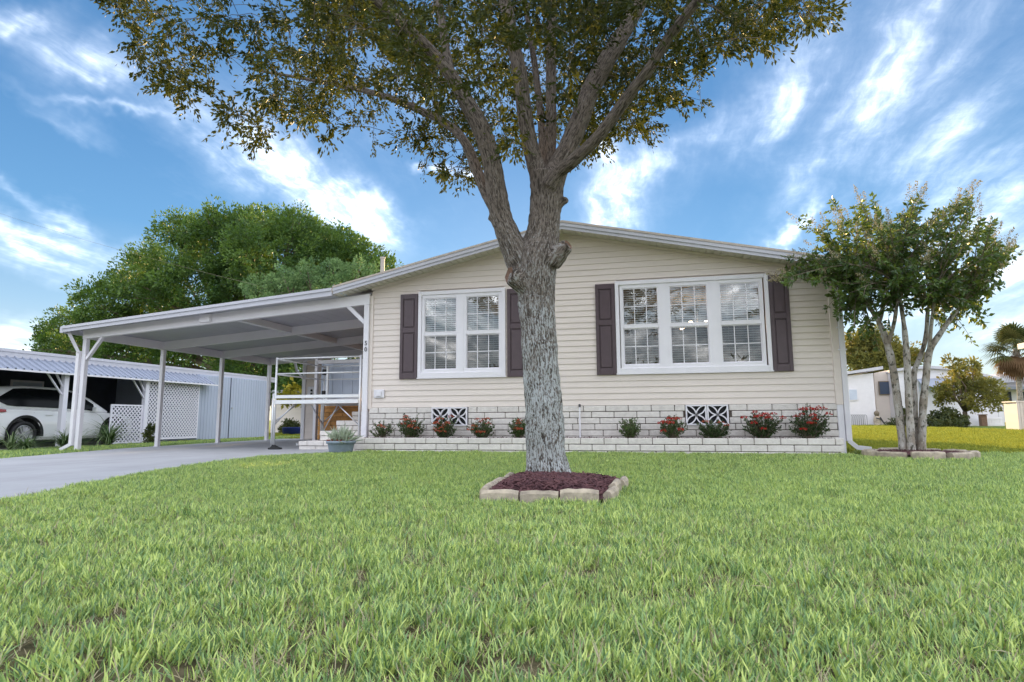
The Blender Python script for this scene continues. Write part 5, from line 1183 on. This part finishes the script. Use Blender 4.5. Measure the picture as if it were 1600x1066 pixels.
# ------------------------------------------------------------------ homes and trees to the right
YT = 30.
def T_(px, py, Y=YT): return at(px, py, Y)
GZ = -.06
tr = thing('mobile_home', 'long white mobile home with rounded roof beyond the sunlit lawn on the right', 'house', (T_(1440, 660)[0], YT, GZ))
def panel_px(mb, x0, x1, yt0, yt1, Y, zb_=GZ, depth=.2):
    a, b = T_(x0, yt0, Y), T_(x1, yt1, Y); mb.prism([(a[0], zb_), (b[0], zb_), (b[0], b[2]), (a[0], a[2])], Y, Y+depth, 'y')
m = MB(); panel_px(m, 1300, 1364, 590, 583, YT, depth=4); lw = m.part('end_wall', MT['white2'], tr)
m = MB(); panel_px(m, 1365, 1398, 583, 578, YT+1.2, depth=3); cw = m.part('porch_wall', MT['siding'], tr)
for i in range(24):
    a, b = T_(1365, 0, YT+1.2)[0], T_(1398, 0, YT+1.2)[0]; z = GZ+.02+i*.115
    MB().add([(a, YT+1.19, z), (b, YT+1.19, z), (b, YT+1.165, z+.002), (a, YT+1.165, z+.002), (a, YT+1.188, z+.115), (b, YT+1.188, z+.115)], [(0, 1, 2, 3), (3, 2, 5, 4)]).part('siding_board', MT['siding'], cw)
pw_ = [T_(x, y) for x, y in ((1398, 577), (1420, 574.5), (1450, 573), (1480, 575), (1520, 582), (1562, 591))]; m = MB(); m.prism([(pw_[0][0], GZ), (pw_[-1][0], GZ)]+[(p[0], p[2]-.10) for p in pw_[::-1]], YT, YT+6, 'y'); mw = m.part('main_wall', MT['white2'], tr)
a = T_(1398, 575); pts = [T_(x, y) for x, y in ((1396, 577), (1420, 573.5), (1450, 572), (1480, 574), (1520, 581), (1566, 592))]
m = MB(); poly = [(p[0], p[2]) for p in pts]+[(p[0], p[2]-.16) for p in pts[::-1]]; m.prism(poly, YT-.25, YT+12, 'y'); rf2 = m.part('roof', MT['fascia'], tr)
m = MB(); q = [T_(1300, 588), T_(1377, 577)]; m.prism([(q[0][0], q[0][2]-.02), (q[1][0], q[1][2]-.02), (q[1][0], q[1][2]+.16), (q[0][0], q[0][2]+.13)], YT-.3, YT+4.2, 'y'); m.part('roof', MT['fascia'], tr)
def win(parent, x0, x1, y0, y1, Y, fr='white2', pane='bluegrey'):
    a, b = T_(x0, y1, Y), T_(x1, y0, Y); m = MB(); m.box(a[0]-.05, b[0]+.05, Y-.05, Y-.003, a[2]-.05, b[2]+.05); w = m.part('window', MT[fr], parent)
    m = MB(); m.box(a[0], b[0], Y-.06, Y-.051, a[2], b[2]); m.part('pane', MT[pane], w); return w
win(lw, 1314.5, 1324, 610, 624, YT, 'white2', 'navypane'); win(lw, 1327.5, 1338, 609, 625, YT, 'white2', 'bluegrey'); win(cw, 1375, 1392, 597, 616, YT+1.14, 'stem', 'navypane')
w = win(mw, 1436, 1478, 594, 612, YT); 
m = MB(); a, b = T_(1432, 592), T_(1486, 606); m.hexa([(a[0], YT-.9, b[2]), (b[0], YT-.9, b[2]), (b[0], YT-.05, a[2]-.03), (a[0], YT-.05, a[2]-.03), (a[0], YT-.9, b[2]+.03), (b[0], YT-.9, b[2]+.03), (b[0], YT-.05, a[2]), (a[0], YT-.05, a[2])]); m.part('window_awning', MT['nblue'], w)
for i in range(7):
    x = T_(1400, 0)[0]+i*(T_(1560, 0)[0]-T_(1400, 0)[0])/7; m = MB(); m.box(x, x+.03, YT-.012, YT-.001, GZ, GZ+1.0); m.part('skirt_rib', MT['fascia'], mw)
m = MB(); a, b = T_(1524, 652), T_(1558, 657); 
for i in range(8):
    x = a[0]+(b[0]-a[0])*i/8; m.box(x, x+.12, YT-.55, YT-.5, GZ, a[2])
m.box(a[0], b[0], YT-.56, YT-.545, a[2]-.12, a[2]-.04); m.box(a[0], b[0], YT-.56, YT-.545, GZ+.06, GZ+.14); o = m.part('low_picket_fence', MT['white'], None); tag(o, 'small low white picket edging in front of the far mobile home', 'fence')
m = MB(); a, b = T_(1519, 645), T_(1530, 658); m.cbox(a[0], b[0], YT-.9, YT-.6, GZ, a[2]-.15, .03); m.box(a[0], b[0], YT-.95, YT-.55, a[2]-.15, a[2]-.1); o = m.part('wooden_bench', MT['wood'], None); tag(o, 'small brown wooden stool box left of the low white picket edging', 'bench')
# wire edging and a bike at the far wall
m = MB()
for i in range(9):
    a = T_(1326+i*3.2, 650, YT-.6); c = [(a[0]+.09*math.cos(t), YT-.6, a[2]-.05+.12*math.sin(t)) for t in np.linspace(0, math.pi, 7)]; m.tube([(c[0][0], YT-.6, GZ)]+c[::-1][::-1]+[(c[-1][0], YT-.6, GZ)], .012, 4, False)
o = m.part('wire_border_fence', MT['number'], None); tag(o, 'low dark wire hoop border along the far white end wall', 'fence')
gs_ = thing('garden_statue', 'small pale and dark garden figure by the cream porch wall of the far mobile home', 'statue', (T_(1371, 660, YT)[0], YT-.3, GZ)); gx = T_(1370, 650, YT-.3)[0]
m = MB(); m.lathe([(0, 0), (.20, .0), (.22, .06), (.14, .10), (.20, .30), (.17, .52), (.09, .62), (0, .63)], (gx, YT-.3, GZ), 14); m.part('body', MT['edge'], gs_, True)
m = MB(); m.lathe([(0, .60), (.10, .63), (.15, .74), (.13, .86), (.06, .92), (0, .93)], (gx, YT-.3, GZ), 14); m.part('head', MT['stem'], gs_, True)
m = MB(); m.bar((gx+.12, YT-.42, GZ+.55), (gx+.42, YT-.42, GZ), .09, .06); m.bar((gx-.10, YT-.46, GZ+.5), (gx+.16, YT-.46, GZ+.42), .07, .06); m.part('arm', MT['number'], gs_)

rgb = np.random.default_rng(17)
L = [(1345, 545, 26), (1370, 535, 24), (1325, 560, 18), (1385, 555, 26), (1360, 570, 26), (1400, 570, 26), (1335, 532, 14), (1355, 525, 13), (1415, 560, 22), (1380, 585, 24)]
tt = px_lobes(L, 46., rgb, 1.5); bx = at(1372, 655, 46)
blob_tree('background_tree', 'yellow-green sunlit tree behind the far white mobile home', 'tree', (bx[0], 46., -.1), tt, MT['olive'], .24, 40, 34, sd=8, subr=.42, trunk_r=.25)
L = [(1497, 588, 15), (1520, 598, 21), (1543, 612, 19), (1503, 612, 20), (1480, 622, 15), (1532, 630, 17), (1488, 566, 9), (1554, 602, 9), (1486, 598, 10), (1470, 608, 8), (1518, 573, 7), (1558, 625, 9)]
tt = px_lobes(L, 26., rgb, .8); bx = at(1503, 655, 26)
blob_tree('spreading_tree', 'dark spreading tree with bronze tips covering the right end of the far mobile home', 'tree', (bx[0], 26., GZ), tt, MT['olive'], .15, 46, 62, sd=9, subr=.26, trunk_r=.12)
bush('hedge_shrub', 'dark green dense shrub spilling on the far lawn under the spreading tree', 1478, 661, 70, 30, 25.2, MT['darkleaf'], .14, 3600, 12, zb_=GZ)
bush('hedge_shrub', 'narrow dark shrub seen between the crape myrtle stems', 1412, 662, 14, 44, 26.5, MT['darkleaf'], .12, 900, 13, zb_=GZ)
bush('garden_plants', 'dark low plants by the porch corner behind the crape myrtle', 1400, 661, 34, 14, 27.5, MT['darkleaf'], .10, 800, 14, 'plant', zb_=GZ)
# far right house, palm, utility screen
fh = thing('far_house', 'white house with dark screened porch at the far right behind the palm', 'house', (T_(1590, 650, 44)[0], 44, GZ))
m = MB(); panel_px(m, 1556, 1680, 592, 600, 44, depth=8); fw = m.part('wall', MT['white2'], fh)
for x0, x1 in ((1568, 1579), (1597, 1612)): win(fw, x0, x1, 612, 640, 44, 'white2', 'ndark')
m = MB(); p = [T_(1545, 596, 44), T_(1566, 583, 44), T_(1700, 580, 44)]; m.prism([(p[0][0], p[0][2]), (p[1][0], p[1][2]), (p[2][0], p[2][2]), (p[2][0], p[2][2]-.5), (p[0][0], p[0][2]-.2)], 43.3, 52, 'y'); m.part('roof', MT['fascia'], fh)
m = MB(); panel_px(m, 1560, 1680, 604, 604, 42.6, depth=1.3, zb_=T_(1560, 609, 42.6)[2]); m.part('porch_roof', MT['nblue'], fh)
rh = thing('right_house', 'edge of a white house roof entering at the right border', 'house', (19.9, 16, 0)); P = at(1590, 543, 18); s_ = P[0]
m = MB(); m.box(s_+.5, s_+7, 9, 17.7, -.1, P[2]-.1); m.part('wall', MT['white2'], rh); m = MB(); m.prism([(s_, P[2]-.08), (s_+8, P[2]+1.2), (s_+8, P[2]+1.35), (s_, P[2]+.14)], 8.6, 18, 'y'); m.part('roof', MT['fascia'], rh)
ac = thing('utility_screen', 'pale beige boxed utility screen on the lawn at the right border', 'screen', (18.9, 15.8, -.045)); a = at(1588, 628, 15.6)
m = MB(); m.box(a[0]+.03, a[0]+1.2, 15.64, 16.5, -.06, a[2]-.05); acw = m.part('box', MT['siding'], ac)
for i in range(12):
    x = a[0]+i*.1; m = MB(); m.cbox(x+.004, x+.094, 15.60, 15.64, -.06, a[2]-.02, .006); m.part('board', MT['siding'], acw)
m = MB(); m.cbox(a[0]-.02, a[0]+1.24, 15.58, 16.52, a[2]-.02, a[2]+.03, .008); m.part('lid', MT['siding'], acw)
# palm
PYP = 40.; c = Vector(at(1588, 545, PYP)); b = Vector((c.x-.15, PYP, GZ)); pm_ = thing('palm_tree', 'cabbage palm with brown skirt of dead fronds at the right edge', 'tree', tuple(b)); rg = np.random.default_rng(51)
m = MB(); m.tube([b, b+(c-b)*.4, b+(c-b)*.8, c], [.22, .17, .17, .2], 12); m.part('trunk', MT['pinkbark'], pm_, True)
def fronds(n, e0, e1, Lr, sd, mt, nm):
    rg = np.random.default_rng(sd); V = []; F = []; T = []
    for i in range(n):
        a = rg.uniform(0, 6.28); e = rg.uniform(e0, e1); d = np.array([math.cos(a)*math.cos(e), math.sin(a)*math.cos(e), math.sin(e)]); pl_ = Lr*rg.uniform(.35, .6); h = np.array(c)+d*pl_+[0, 0, -.1*pl_]; s = np.cross(d, [0, 0, 1.]); s /= np.linalg.norm(s)+1e-6; u = np.cross(s, d); t = rg.uniform(0, 1)
        b0 = len(V); w = .015; V += [tuple(np.array(c)-s*w), tuple(np.array(c)+s*w), tuple(h+s*w), tuple(h-s*w)]; F.append((b0, b0+1, b0+2, b0+3)); T += [t]*4
        for k in range(17):
            f = -1.5+3*k/16; dd = d*math.cos(f)+s*math.sin(f)*.9+np.array([0, 0, -.18*abs(f)]); L2 = Lr*.62*(1-.18*abs(f)); m1 = h+dd*L2*.6; tip = h+dd*L2+np.array([0, 0, -.22*L2]); sw = np.cross(dd, u); sw /= np.linalg.norm(sw)+1e-6; sw *= .05
            b0 = len(V); V += [tuple(h), tuple(m1+sw), tuple(tip), tuple(m1-sw)]; F.append((b0, b0+1, b0+2, b0+3)); T += [t]*4
    link(nm, np_mesh(nm, np.array(V)-np.array(org(pm_)), np.array(F), False, {'tint': np.array(T)}), MT[mt], pm_, None, 'stuff')
fronds(60, -.35, 1.3, 2.2, 1, 'palm', 'crown'); fronds(44, -1.4, -.5, 1.9, 2, 'deadpalm', 'dead_fronds')

# ------------------------------------------------------------------ glimpse of the back yard between the sheds
YB_ = 22.
bh = thing('back_house', 'cream sided house glimpsed at the back between the two sheds', 'house', (at(455, 650, YB_)[0], YB_, -.2))
a, b = at(425, 622, YB_), at(520, 622, YB_); m = MB(); m.box(a[0], b[0], YB_, YB_+5, -.25, a[2]+.3); w_ = m.part('wall', MT['siding'], bh)
for i in range(14):
    z = -.2+i*.16; MB().add([(a[0], YB_-.005, z), (b[0], YB_-.005, z), (b[0], YB_-.03, z+.003), (a[0], YB_-.03, z+.003), (a[0], YB_-.006, z+.16), (b[0], YB_-.006, z+.16)], [(0, 1, 2, 3), (3, 2, 5, 4)]).part('siding_board', MT['siding'], w_)
m = MB(); m.box(a[0]-.3, b[0]+.3, YB_-.4, YB_+5.3, a[2]+.3, a[2]+.45); m.part('roof', MT['fascia'], bh)
bush('yellow_shrub', 'sunlit yellow broad-leaved plant behind the scaffold', 455, 632, 40, 34, 20.5, MT['yellowleaf'], .34, 260, 21, 'shrub')
bush('back_shrub', 'dark bush at the cream back wall beside the blue tub', 452, 676, 36, 24, 20, MT['darkleaf'], .12, 1400, 22, zb_=-.2)
bush('back_shrub', 'tall dark foliage behind the pale blue shed end', 432, 640, 36, 75, 23.5, MT['darkleaf'], .22, 2600, 23)
MT['bluetub'] = mat('blue_plastic', (.02, .035, .22), .35)
c0, c1 = at(436, 676, 17.5), at(468, 676, 17.5)
m = MB(); cxx = (c0[0]+c1[0])/2; ra = (c1[0]-c0[0])/2; m.lathe([(0, 0), (ra*.92, 0), (ra, .32), (ra*1.02, .33), (ra*.96, .32), (ra*.9, .03), (0, .03)], (cxx, 17.9, -.19), 28)
o = m.part('paddling_tub', MT['bluetub'], None, True); tag(o, 'round blue plastic tub on the grass by the cream back house', 'tub')

# the wood across the street, behind the viewer: only seen mirrored in the window glass
rg = np.random.default_rng(71); c_ = np.column_stack([rg.uniform(-45, 55, 130), rg.uniform(-58, -50, 130), rg.uniform(.5, 4.5, 130)]); ix = rg.integers(0, 130, 26000)
V, F, T = leaves(c_[ix]+rand_dirs(26000, rg)*2.4*rg.uniform(.2, 1, (26000, 1)), .6, rg); V[:, 2] = np.maximum(V[:, 2], -.1); o = link('far_wood', np_mesh('far_wood', V, F, False, {'tint': T}), MT['darkleaf']); tag(o, 'dense distant wood across the street', 'trees', None, 'stuff')

# utility wire over the carport roof
m = MB(); p, q = Vector(at(-120, 290, 22)), Vector(at(402, 446, 13)); C = [p.lerp(q, t)-Vector((0, 0, .9*4*t*(1-t)*.4)) for t in np.linspace(0, 1, 14)]; m.tube(C, .0055, 5); o = m.part('overhead_wire', MT['stem'], None); tag(o, 'thin utility wire sagging in front of the large green tree', 'wire')

# ------------------------------------------------------------------ turf
def tuft(name, n, h, w, rad, seed, col):
    rg = np.random.default_rng(seed); V = []; F = []; T = []
    for i in range(n):
        a = rg.uniform(0, 6.28); r = rad*math.sqrt(rg.uniform()); x, y = r*math.cos(a), r*math.sin(a); l = h*rg.uniform(.55, 1.15); ph = rg.uniform(0, 6.28); lean = rg.uniform(.03, .5) if name[0] != 'b' else rg.uniform(.6, 1.4); cu = rg.uniform(.05, .5); ww = w*rg.uniform(.6, 1.25); t = rg.uniform(0, 1); b = len(V); seg = 4
        tw_ = rg.uniform(-.6, .6)
        for j in range(seg+1):
            f = j/seg; an = lean+cu*f; px_ = l*f*math.sin(an); pz = l*f*math.cos(an*.9); wd = ww*(1-f**2.2)*(.75+.5*f)+.0003; s = ph+math.pi/2+tw_*f
            V += [(x+px_*math.cos(ph)-wd*.5*math.cos(s), y+px_*math.sin(ph)-wd*.5*math.sin(s), pz), (x+px_*math.cos(ph)+wd*.5*math.cos(s), y+px_*math.sin(ph)+wd*.5*math.sin(s), pz)]; T += [t]*2
        F += [(b+2*j, b+2*j+1, b+2*j+3, b+2*j+2) for j in range(seg)]
    me = np_mesh(name, np.array(V), np.array(F), True, {'tint': np.array(T)}); me.materials.append(col); return me
def grass_mat(name, stops, trans=.36, tcol=(.40, .54, .12), rough=.36, spec=.6):
    m = bpy.data.materials.new(name); m.use_nodes = True; g = NT(m.node_tree); p = g.n['Principled BSDF']; out = g.n['Material Output']
    a = g.new('ShaderNodeAttribute', attribute_name='tint'); oi = g.new('ShaderNodeObjectInfo'); P = g.new('ShaderNodeNewGeometry').outputs['Position']
    pat = g.noise(P, .55, 4, .6); pat2 = g.noise(P, 3.2, 3, .6)
    t = g.math('ADD', g.math('MULTIPLY', a.outputs['Fac'], .64), g.math('ADD', g.math('MULTIPLY', oi.outputs['Random'], .20), g.math('MULTIPLY', g.math('ADD', pat, pat2), .24)))
    col = g.ramp(t, stops); g.l.new(col, p.inputs['Base Color']); p.inputs['Roughness'].default_value = rough; p.inputs['Specular IOR Level'].default_value = spec
    tr = g.new('ShaderNodeBsdfTranslucent'); g.put(tr.inputs[0], g.mix(.5, col, (*tcol, 1))); mx = g.new('ShaderNodeMixShader'); mx.inputs[0].default_value = trans
    g.l.new(p.outputs[0], mx.inputs[1]); g.l.new(tr.outputs[0], mx.inputs[2]); g.l.new(mx.outputs[0], out.inputs[0]); return m
GRASS_STOPS = [(.22, (.030, .070, .035)), (.42, (.115, .225, .09)), (.62, (.27, .42, .145)), (.86, (.57, .66, .18))]
GM = grass_mat('turf_blade', GRASS_STOPS)
GD = grass_mat('dry_blade', [(.2, (.20, .16, .08)), (.8, (.34, .29, .17))], .2, (.3, .25, .1))
GY = grass_mat('sunlit_blade', [(.18, (.10, .14, .03)), (.45, (.20, .24, .05)), (.65, (.27, .30, .05)), (.9, (.36, .36, .06))], .30, (.34, .36, .02), .8, .1)  # yellower turf copy: sunlight on the far lawn put into the blade colour
tcol_ = bpy.data.collections.new('turf_tufts')
def tobj(me):
    o = bpy.data.objects.new(me.name, me); tcol_.objects.link(o); return o
for i in range(6): tobj(tuft('a_grass_tuft', 18, .042, .0041, .030, 60+i, GM))
tobj(tuft('b_dry_tuft', 12, .05, .0028, .05, 70, GD))
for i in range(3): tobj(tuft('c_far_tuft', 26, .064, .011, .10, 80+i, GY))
for i in range(2): tobj(tuft('d_strip_tuft', 26, .060, .010, .10, 90+i, GM))
for o in list(tcol_.objects): o.name = o.name
names = sorted(o.name for o in tcol_.objects)
rg = np.random.default_rng(91); GP = []; GI = []; GS = []
def scatter(x0, x1, y0, y1, dens, kinds, smin, smax, keep):
    n = int((x1-x0)*(y1-y0)*dens); p = np.stack([rg.uniform(x0, x1, n), rg.uniform(y0, y1, n)], 1); k = keep(p[:, 0], p[:, 1]); p = p[k]
    z = gh(p[:, 0]); q = proj(np.column_stack([p, z])); k = (q[:, 2] > .25) & (q[:, 0] > -500) & (q[:, 0] < 2700) & (q[:, 1] < 1500); p = p[k]
    GP.append(np.column_stack([p, gh(p[:, 0])])); GI.append(rg.choice(kinds, len(p))); GS.append(rg.uniform(smin, smax, len(p))*np.clip(.62+.85*fbm(np.column_stack([p*6., p[:, :1]*0]), 2, 77), .6, 1.4))
bedpoly = [tuple(FL+[-.05, -.05]), tuple(FR+[.05, -.05]), tuple(BRr+[.05, .04]), tuple(BLl+[-.05, .04])]
drv = [(x, y) for x, y in DR_R]+[(0.02, 7.6)]+DR_L[::-1]
def lawn(x, y):
    k = ~inside(drv, x, y) & ~inside(bedpoly, x, y) & ~((x > -.15) & (x < 8.06) & (y > -.56)) & ~((np.hypot(x-cxm, y-cym) < RM+.05)) & (x > -6.9) & ~((x < .1) & (y > -1.0) & (x > -6.4))
    k &= ~((y < -9.0) & (x < 3.97) & (rg.uniform(0, 1, x.shape) < .6))
    k &= ~(((x-pcx)**2+(y-pcy)**2) < .2**2)
    bare = fbm(np.column_stack([x*4.6, y*4.6, x*0]), 2, 44)
    near = np.clip((-y-8.3)/.5, 0, 1); k &= rg.uniform(0, 1, x.shape) > np.clip((bare-.66)*6, 0, .85)*np.maximum(near, .45*np.clip((-y-6.5)/1.5, 0, 1))
    return k
A6 = [0, 1, 2, 3, 4, 5]
scatter(.2, 8.6, -10.1, -7.0, 1450, A6+A6+[6, 6], .6, 1.3, lawn)
scatter(.2, 8.6, -10.1, -6.5, 110, [6], .7, 1.3, lambda x, y: ~inside(drv, x, y) & ~inside(bedpoly, x, y))
scatter(-.6, 9.5, -7.0, -4.0, 1000, A6+A6+A6+[6], .8, 1.2, lawn)
scatter(-1.2, 10.8, -4.0, .6, 480, A6+A6+A6+[6], .85, 1.25, lawn)
scatter(8.6, 12.5, -9.5, -4.0, 420, A6, .8, 1.25, lawn)
scatter(10.8, 14, -4.0, 0., 300, A6, .85, 1.25, lawn)
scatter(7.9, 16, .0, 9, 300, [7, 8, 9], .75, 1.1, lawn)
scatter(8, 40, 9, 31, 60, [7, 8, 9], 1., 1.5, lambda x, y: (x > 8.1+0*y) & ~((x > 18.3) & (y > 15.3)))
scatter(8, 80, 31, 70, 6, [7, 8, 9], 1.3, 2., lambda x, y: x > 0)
scatter(-11.0, -5.2, -4.5, 14, 170, [10, 11], .7, 1.05, lambda x, y: ~inside(drv, x, y) & (x < -5) & (x > -11.05) & ~((x > -6.6) & (y > 1)))
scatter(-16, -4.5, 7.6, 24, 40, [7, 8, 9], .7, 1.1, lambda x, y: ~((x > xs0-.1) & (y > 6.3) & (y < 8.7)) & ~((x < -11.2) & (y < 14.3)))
GP, GI, GS = np.concatenate(GP), np.concatenate(GI), np.concatenate(GS); n = len(GP)
tilt = rg.normal(size=(n, 2))*.16; rotv = np.column_stack([tilt, rg.uniform(0, 6.28, n)])
me = bpy.data.meshes.new('lawn_grass'); me.vertices.add(n); me.vertices.foreach_set('co', GP.astype(np.float32).ravel())
a_ = me.attributes.new('rotv', 'FLOAT_VECTOR', 'POINT'); a_.data.foreach_set('vector', rotv.astype(np.float32).ravel())
a_ = me.attributes.new('scl', 'FLOAT', 'POINT'); a_.data.foreach_set('value', GS.astype(np.float32)); a_ = me.attributes.new('idx', 'INT', 'POINT'); a_.data.foreach_set('value', GI.astype(np.int32)); me.update()
lawn_o = bpy.data.objects.new('lawn_grass', me); COL.objects.link(lawn_o); tag(lawn_o, 'short green turf covering the lawns', 'grass', None, 'stuff')
ng = bpy.data.node_groups.new('turf', 'GeometryNodeTree'); ng.interface.new_socket('Geometry', in_out='INPUT', socket_type='NodeSocketGeometry'); ng.interface.new_socket('Geometry', in_out='OUTPUT', socket_type='NodeSocketGeometry')
gi = ng.nodes.new('NodeGroupInput'); go = ng.nodes.new('NodeGroupOutput'); ip = ng.nodes.new('GeometryNodeInstanceOnPoints'); ci = ng.nodes.new('GeometryNodeCollectionInfo'); ci.inputs['Collection'].default_value = tcol_; ci.inputs['Separate Children'].default_value = True; ci.inputs['Reset Children'].default_value = True
def nat(nm, dt):
    q = ng.nodes.new('GeometryNodeInputNamedAttribute'); q.data_type = dt; q.inputs['Name'].default_value = nm; return [s for s in q.outputs if s.enabled and s.name == 'Attribute'][0]
L_ = ng.links.new; L_(gi.outputs[0], ip.inputs['Points']); L_(ci.outputs[0], ip.inputs['Instance']); ip.inputs['Pick Instance'].default_value = True
L_(nat('idx', 'INT'), ip.inputs['Instance Index']); L_(nat('rotv', 'FLOAT_VECTOR'), ip.inputs['Rotation']); L_(nat('scl', 'FLOAT'), ip.inputs['Scale']); L_(ip.outputs[0], go.inputs[0])
md = lawn_o.modifiers.new('turf', 'NODES'); md.node_group = ng
print('TURF', n, names)
